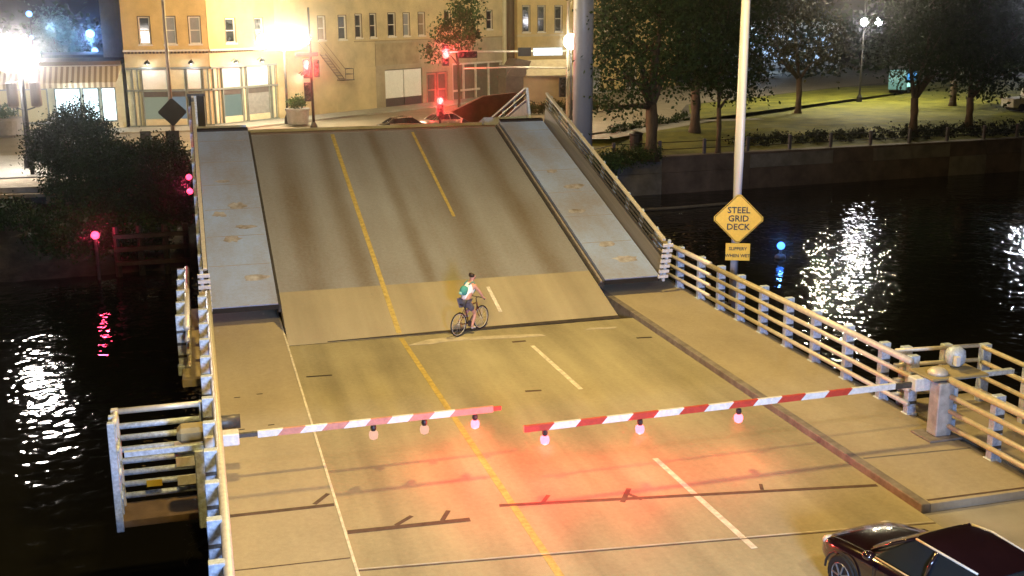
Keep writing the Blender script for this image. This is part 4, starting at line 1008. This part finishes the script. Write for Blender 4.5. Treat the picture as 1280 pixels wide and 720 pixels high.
shrub('low dark shrub at the water edge below the others', (-6.5, 58.6, -3.0), [(0, 0, 1.6, 2.2, 1.3, 1.3), (3, 0, 1.3, 2.2, 1.2, 1.2)], 9000, 34, LEAF_A)
shrub('small olive shrub below the tan wall at the left edge', (-9.3, 62.0, -2.0), [(0, 0, .9, 1.3, 1, .8), (-1.8, 0, .7, 1.5, 1, .7)], 5000, 35, LEAF_A)
# hedge leaves, hillside wood
foliage('hedge_leaves', [(x, 0, .5, .9, .5, .45) for x in np.arange(.5, 9, 1.0)], 4000, .10, LEAF_D, hg, 41, .2)
hw = thing('hedge', 'low row of small bushes along the road edge behind the litter bin', 'hedge', (31.0, 81.2, 0))
foliage('hedge_leaves', [(x, x*.78, .3, .45, .45, .35) for x in np.arange(0, 11, 1.1)], 2500, .09, LEAF_A, hw, 42, .14)
sb = thing('shrub', 'low bushes around the foot of the tall grey column', 'shrub', (26.0, 68.6, -1))
foliage('leaves', [(0, 0, .5, 1.6, 1.0, .6), (2.2, 1.5, .6, 1.4, 1, .5), (4.2, 3.4, .5, 1.2, .8, .4)], 5000, .08, LEAF_B, sb, 43, .22)
wood = link('far_wood', None) if False else None
fw = foliage('distant_wood', [(x, 150+8*math.sin(x*.2), 3.5, 8, 5, 5.5) for x in np.arange(62, 220, 9)]+[(x, 172+3*math.sin(x), 4.5, 8, 5, 5) for x in np.arange(-90, -4, 9)], 16000, .5, LEAF_A, None, 44, 1.4)

# ================================================================== STREET FURNITURE
col = thing('tall_column', 'very thick pale grey column rising out of the top of the picture beside the far bridge end', 'column', (24.86, 70.4, -1.0))
MB().tube([(0, 0, 0), (0, 0, 20)], .66, 28).build('column_shaft', COLM, col, smooth=True)
MB().lathe([(1.0, 0), (1.0, .35), (.7, .55)], n=24).build('column_base', FASCIA, col)
# left pole with the back of a diamond sign
lp = thing('street_pole', 'slim brown pole at left holding the back of a black diamond sign', 'pole', (-1.36, 75, 0))
MB().tube([(0, 0, 0), (0, 0, 11.5)], [.13, .09], 10).build('pole_shaft', mat('pole_tan', (.30, .22, .16), .5), lp, smooth=True)
ds = thing('warning_sign', 'dark back of a diamond sign on the slim left pole', 'road sign', (-1.30, 74.8, 3.05))
diamond(ds, (0, 0, 0), .92, SIGNBK, BLACKM, 0)
B(-.05, .05, .01, .1, -.5, .5).build('sign_clamp', STEEL, ds)
for x, z, w, h, lb in ((-.1, 1.45, .42, .42, 'small square sign back below the diamond sign'), (-1.75, 1.35, .33, .55, 'small dark sign back left of the slim pole')):
    q = thing('road_sign', lb, 'road sign', (-1.3+x, 74.8, z)); B(-w, w, -.01, .01, -h, h).build('sign_face', SIGNBK, q); B(-.03, .03, .011, .07, -h-1.0 if x < -1 else -h, h).build('sign_post', STEEL, q)
# dark tall housing at the left end of the raised leaf
tb = thing('gate_cabinet', 'tall dark narrow cabinet standing left of the raised leaf tip', 'cabinet', (.18, 66.3, 0))
B(-.42, .42, -.35, .35, 0, 4.6).build('cabinet_body', BLACKM, tb, bevel=.03); B(-.5, .5, -.42, .42, 4.6, 4.75).build('cabinet_cap', STEEL, tb)
bb = thing('litter_bin', 'dark litter bin beside the footpath left of the thick trunk', 'litter bin', (30.35, 74.4, -.72))
MB().lathe([(.40, 0), (.44, .1), (.46, 1.25), (.5, 1.3), (.5, 1.4), (.3, 1.5)], n=16).build('bin_body', BLACKM, bb, smooth=False); MB().lathe([(.15, 1.5), (.15, 1.53)], n=10).build('bin_lid', STEEL, bb)
# planters
def planter(label, loc, r=.95):
    t = thing('planter', label, 'planter', loc, group='round planters on the pavement')
    MB().lathe([(r*.82, 0), (r*.9, .1), (r, 1.15), (r*1.08, 1.2), (r*1.08, 1.35), (r*.85, 1.35)], n=18).build('pot', mat('planter_grey', (.22, .22, .23), .7), t)
    foliage('plant_leaves', [(0, 0, 1.7, r*.7, r*.7, .35), (.2, 0, 2.1, .4, .4, .35)], 700, .12, LEAF_B, t, 51, .18)
planter('grey planter with green plant under the wall lamp left of the traffic signal', (8.35, 94.9, .13))
planter('wide grey planter with plant at the left edge by the awning shop', (-14.0, 93.6, .13), 1.25)
# traffic signals
def sig_head(parent, c, m_on=None, lit=0, facing=1, scale=1.0, horiz=False):
    """three lens head; facing +1 shows lenses to the viewer"""
    s = scale
    if horiz: bx = B(-.75*s, .75*s, -.16, .16, -.25*s, .25*s)
    else: bx = B(-.25*s, .25*s, -.16, .16, -.75*s, .75*s)
    h = link('signal_head', bx.mesh('signal_head', BLACKM, bevel=.03), parent, c)
    for k in range(3):
        p = ((k-1)*.46*s, -.17, 0) if horiz else (0, -.17, (1-k)*.46*s)
        on = (lit == k and m_on)
        l_ = MB().sphere(p, (.24 if on else .15)*s, 12, 6).build('signal_lens', m_on if on else STEEL, h, smooth=True)  # lit lens enlarged to imitate its red glare
        if facing > 0:
            v = MB(); 
            for q in range(7):
                a0, a1 = RAD(-10+q*28.5), RAD(-10+(q+1)*28.5); R_ = .19*s
                v.add([(p[0]+R_*math.cos(a0), -.16, p[2]+R_*math.sin(a0)), (p[0]+R_*math.cos(a1), -.16, p[2]+R_*math.sin(a1)), (p[0]+R_*math.cos(a1), -.40, p[2]+R_*math.sin(a1)), (p[0]+R_*math.cos(a0), -.40, p[2]+R_*math.sin(a0))], [(0,1,2,3)])
            v.build('signal_visor', BLACKM, h)
    return h
RON = emit('signal_red_on', (1, .07, .06), 9)
s1 = thing('traffic_signal', 'traffic signal glowing red on a black pole beside the grey planter', 'traffic signal', (9.2, 90.6, .0))
MB().tube([(0, 0, .1), (0, 0, 9.6)], [.12, .08], 10).build('signal_pole', BLACKM, s1, smooth=True)
MB().lathe([(.32, 0), (.28, .4), (.14, .7)], n=12).build('pole_base', BLACKM, s1)
sig_head(s1, (-.38, -.1, 4.9), RON, 0); sig_head(s1, (.42, 0, 4.9), None, 9, -1, .9)
sig_head(s1, (-.38, -.1, 3.1), None, 9, 1, 1.0)
B(-1.2, .6, -.1, .1, 5.85, 6.15).build('signal_crossbar', mat('red_bar', (.25, .05, .04), .5), s1)
lamp('signal_light', (8.75, 89.9, 5.1), 2200, (1, .05, .05), .15)
s2 = thing('mast_arm_signal', 'horizontal mast arm over the far street with lit red signal at its left end', 'traffic signal', (30.6, 90.5, 0))
MB().tube([(0, 0, 0), (0, 0, 10.8)], [.16, .11], 12).build('mast_pole', GALV, s2, smooth=True)
MB().tube([(0, 0, 5.95), (-7, -1.2, 6.05), (-11.2, -2.0, 6.1)], [.10, .08, .05], 8).build('mast_arm', GALV, s2, smooth=True)
MB().tube([(0, 0, 4.55), (-5, -.8, 4.75), (-9.3, -1.5, 4.75)], [.07, .06, .05], 8).build('brace_arm', GALV, s2, smooth=True)
h = sig_head(s2, (-9.1, -1.75, 5.85), None, 9, 1, 1.05, True); 
sig_head(s2, (-11.0, -2.1, 5.85), RON, 1, 1, 1.1, False)
lamp('signal_light', (19.6, 87.8, 6.0), 1800, (1, .05, .05), .15)
sig_head(s2, (-.55, -.2, 3.0), None, 9, 1, 1.1)
B(-4.6, -3.5, -.9, -.8, 5.62, 6.32).build('camera_box', BLACKM, s2)
sn = B(-3.2, -.7, -.62, -.5, 5.65, 6.25).build('street_name_sign', emit('lit_sign_white', (.75, .9, 1), 1.6), s2)
s3 = thing('pedestal_signal', 'low pedestal signal glowing red among the cars just above the leaf tip', 'traffic signal', (17.3, 80.2, 0))
MB().tube([(0, 0, 0), (0, 0, 2.0)], .09, 8).build('signal_pole', BLACKM, s3)
sig_head(s3, (0, 0, 2.45), RON, 0, 1, 1.0)
lamp('signal_light', (17.3, 79.6, 2.95), 1800, (1, .05, .05), .15)
s4 = thing('traffic_signal', 'pair of signal heads seen from behind on a post at far left', 'traffic signal', (-9.25, 69.6, .1))
MB().tube([(0, 0, 0), (0, 0, 5.8)], [.12, .08], 10).build('signal_pole', BLACKM, s4, smooth=True)
MB().tube([(-.65, 0, 4.5), (-.5, 0, 3.85), (0, 0, 3.7), (.5, 0, 3.85), (.65, 0, 4.5)], .05, 6).tube([(-.65, 0, 5.2), (0, 0, 5.5), (.65, 0, 5.2)], .05, 6).build('signal_bracket', BLACKM, s4)
for x in (-.62, .62):
    h = link('signal_head', MB().tube([(0, 0, -.75), (0, 0, -.65), (0, 0, .65), (0, 0, .75)], [.12, .3, .3, .12], 10).mesh('signal_head', mat('signal_back', (.16, .11, .07), .5)), s4, (x, 0, 4.6))
# street lamps; on the cluster lamps oversized packed globes imitate glare
def street_lamp(label, loc, h, globes, col_, strength, power, r=.26, lcol=None, size=.3, group='lit street lamps on the far bank'):
    t = thing('street_lamp', label, 'street lamp', loc, group=group)
    MB().tube([(0, 0, 0), (0, 0, .8), (0, 0, h-.4)], [.18, .11, .07], 10).build('lamp_post', BLACKM, t, smooth=True)
    MB().lathe([(.3, 0), (.26, .5), (.12, .8)], n=12).build('post_base', BLACKM, t)
    for gx, gz in globes:
        MB().tube([(0, 0, h-.9), (gx*.8, 0, h-.8+gz*.3), (gx, 0, h+gz-.25)], .04, 6).build('lamp_bracket', BLACKM, t)
        g = MB().sphere((gx, 0, h+gz), r, 14, 10).build('lamp_globe', emit('globe_'+str(col_[2]), col_, strength), t, smooth=True)
        lamp('street_lamp_light', (loc[0]+gx, loc[1]-.45, loc[2]+h+gz+.05), power/len(globes), lcol or col_, size)
    return t
street_lamp('lamp with globes packed to imitate its glare above the awning shop at far left', (-9.8, 72.6, .1), 6.6, [(-1.3, .35), (-.6, .55), (.1, .5), (.8, .0), (-.9, -.15), (-.1, -.1), (.6, -.55)], (1, .90, .80), 60, 9500, .46)
street_lamp('amber lamp by the traffic signal with globes packed to imitate its glare', (7.6, 96.0, .13), 6.9, [(-1.7, .0), (-1.0, .2), (-.3, .25), (.4, .15), (1.1, .25), (1.8, .05)], (1, .88, .58), 60, 8500, .45)
street_lamp('bright round lamp left of the tall grey column', (30.1, 88.2, 0), 6.8, [(0, 0)], (1, .86, .6), 60, 7500, .62)
ml = street_lamp('white lamp showing between the park trees at right', (66.0, 101.6, 0), 8.0, [(0, 0), (1.6, .0)], (.95, .92, 1.0), 60, 300, .38)
MB().tube([(0, 0, 7.5), (0, 0, 13.4)], .07, 8).tube([(-3.9, 0, 13.4), (3.9, 0, 13.4)], .05, 6).build('cross_arm', BLACKM, ml)
for q in (-3.8, 0, 3.8):
    MB().sphere((q, 0, 13.1), .3, 12, 8).build('lamp_globe', emit('globe_park', (1, .88, .66), 40), ml, smooth=True)
    lamp('street_lamp_light', (66.0+q, 101.1, 13.0), 7500, (1, .86, .55), .3)

street_lamp('lamp hidden high behind the dark trees at the right edge', (131, 150, 0), 13.8, [(-1.8, 0), (1.8, 0), (4.6, 0)], (.85, .9, 1.0), 60, 15000, .3)
for i, (x, y, z, r_) in enumerate(((-9.6, 124, 7.3, .42), (-9.3, 124, 5.6, .32), (-15.2, 124, 9.3, .3), (-15.2, 124, 7.0, .2))):
    t = thing('distant_lamp', ['brightest blue white lamp far behind the awning shop roof', 'lower blue white lamp just over the dark roof', 'upper of two small blue lamps at far left', 'lower of two small blue lamps at far left'][i], 'street lamp', (x, y, 0), group='blue lamps far behind the left shop')
    MB().tube([(0, .3, 0), (0, .3, z)], .07, 6).build('lamp_post', BLACKM, t); MB().sphere((0, 0, z), r_, 12, 8).build('lamp_globe', emit('globe_blue', (.18, .42, 1), 5), t, smooth=True)
lamp('distant_light', (-9.6, 122.5, 7.0), 1500, (.2, .45, 1), .4)
lamp('distant_light', (-13.0, 121.5, 8.0), 500, (.3, .65, 1), .4)
# wing wall beyond the leaf tip, kiosk van, parked white van
ww = thing('wing_wall', 'red brown sloping wall end behind the far leaf railing', 'wall', (16.4, 72.4, 0))
MB().prism([(0, 2.75), (2.0, 1.6), (4.6, 1.6), (5.2, 3.3), (4.4, 3.9), (2.2, 3.7)], (0, .4)).build('wall_panel', BRICK, ww)
B(1.2, 5.0, .05, .35, 0, 1.6).build('wall_base', FASCIA, ww)
kv = thing('parked_van', 'blue lit van parked beyond the lawn at right', 'van', (78.5, 112.0, .02), (0, 0, RAD(38)))
MB().prism([(-2.6, .4), (2.4, .4), (2.7, .8), (2.5, 1.5), (1.9, 2.5), (-2.5, 2.6), (-2.7, 1.5)], (-1, 1)).build('van_body', mat('van_blue', (.12, .3, .4), .3), kv, bevel=.06)
for a, b in ((-2.2, -.7), (-.5, .9)): B(a, b, -1.04, -1.003, 1.5, 2.3).build('window', emit('van_glow_blue', (.1, .45, 1), 1.3), kv)
for a, b in ((-2.3, -.3), (-.1, 1.8)): B(a, b, -1.04, -1.003, .75, 1.25).build('lit_panel', emit('van_glow_green', (.5, 1, .85), 1.4), kv)
for x in (-1.7, 1.7): MB().tube([(x, -1.05, .4), (x, 1.05, .4)], .38, 14).build('wheel', RUBBER, kv)
wv_ = thing('parked_van', 'white vehicle parked at the far right edge of the dark park', 'van', (74.6, 87.0, 0), (0, 0, RAD(-5)))
MB().prism([(-2.4, .4), (2.3, .4), (2.4, 1.1), (1.3, 1.2), (.9, 2.2), (-.4, 2.3), (-.5, 1.3), (-2.4, 1.2)], (-.95, .95)).build('van_body', WHITEM, wv_, bevel=.05)
for x in (-1.5, 1.5): MB().tube([(x, -1.0, .4), (x, 1.0, .4)], .36, 14).build('wheel', RUBBER, wv_)
B(.0, .8, -.99, -.953, 1.35, 2.05).build('window', WPANE, wv_)

dh = thing('shade_strip', 'low dark leaf strip for the shadow band between the bright lawn and the quay wall', 'ground cover', (0, 0, -.8))  # dark low leaves added where there is only a band of shadow
foliage('shade_strip_leaves', [(x, 76.6+(x-36)*.09, .3, 1.5, 2.0+min(2.0, max(0, x-46)*.12), .28) for x in np.arange(40, 76, 1.4)], 26000, .10, leafmat('leaf_shade_dark', (.008, .014, .005), (.014, .022, .008)), dh, 61, .16)
lb_ = thing('lit_pavilion', 'pale blue lit low building glimpsed between the park trees', 'building', (92, 172, 0), (0, 0, RAD(-28)))
B(-13, 13, 0, 6, 0, 7.5).build('wall', WPANEL, lb_)
for q in range(6): B(-12+q*4.1, -8.6+q*4.1, -.2, -.003, 1.0, 5.6).build('lit_window', emit('pavilion_blue', (.45, .68, 1), 1.1), lb_)
B(-13.6, 13.6, -1.5, 6.4, 7.5, 7.9).build('roof', BROWN, lb_)
lamp('pavilion_light', (85, 160, 6), 2500, (.55, .75, 1), .4)
# ================================================================== thin scattering volume added to imitate bloom around the lamps
air = bpy.data.materials.new('bloom_air'); air.use_nodes = True; n, l = nodes(air); n.remove(n['Principled BSDF'])
pv = n.new('ShaderNodeVolumePrincipled'); pv.inputs['Color'].default_value = (.9, .92, 1, 1); pv.inputs['Density'].default_value = .0007; pv.inputs['Anisotropy'].default_value = .985
l.new(pv.outputs[0], n['Material Output'].inputs['Volume'])
B(-70, 150, -40, 240, -6, 21.5).build('bloom_haze', air, kind='stuff')
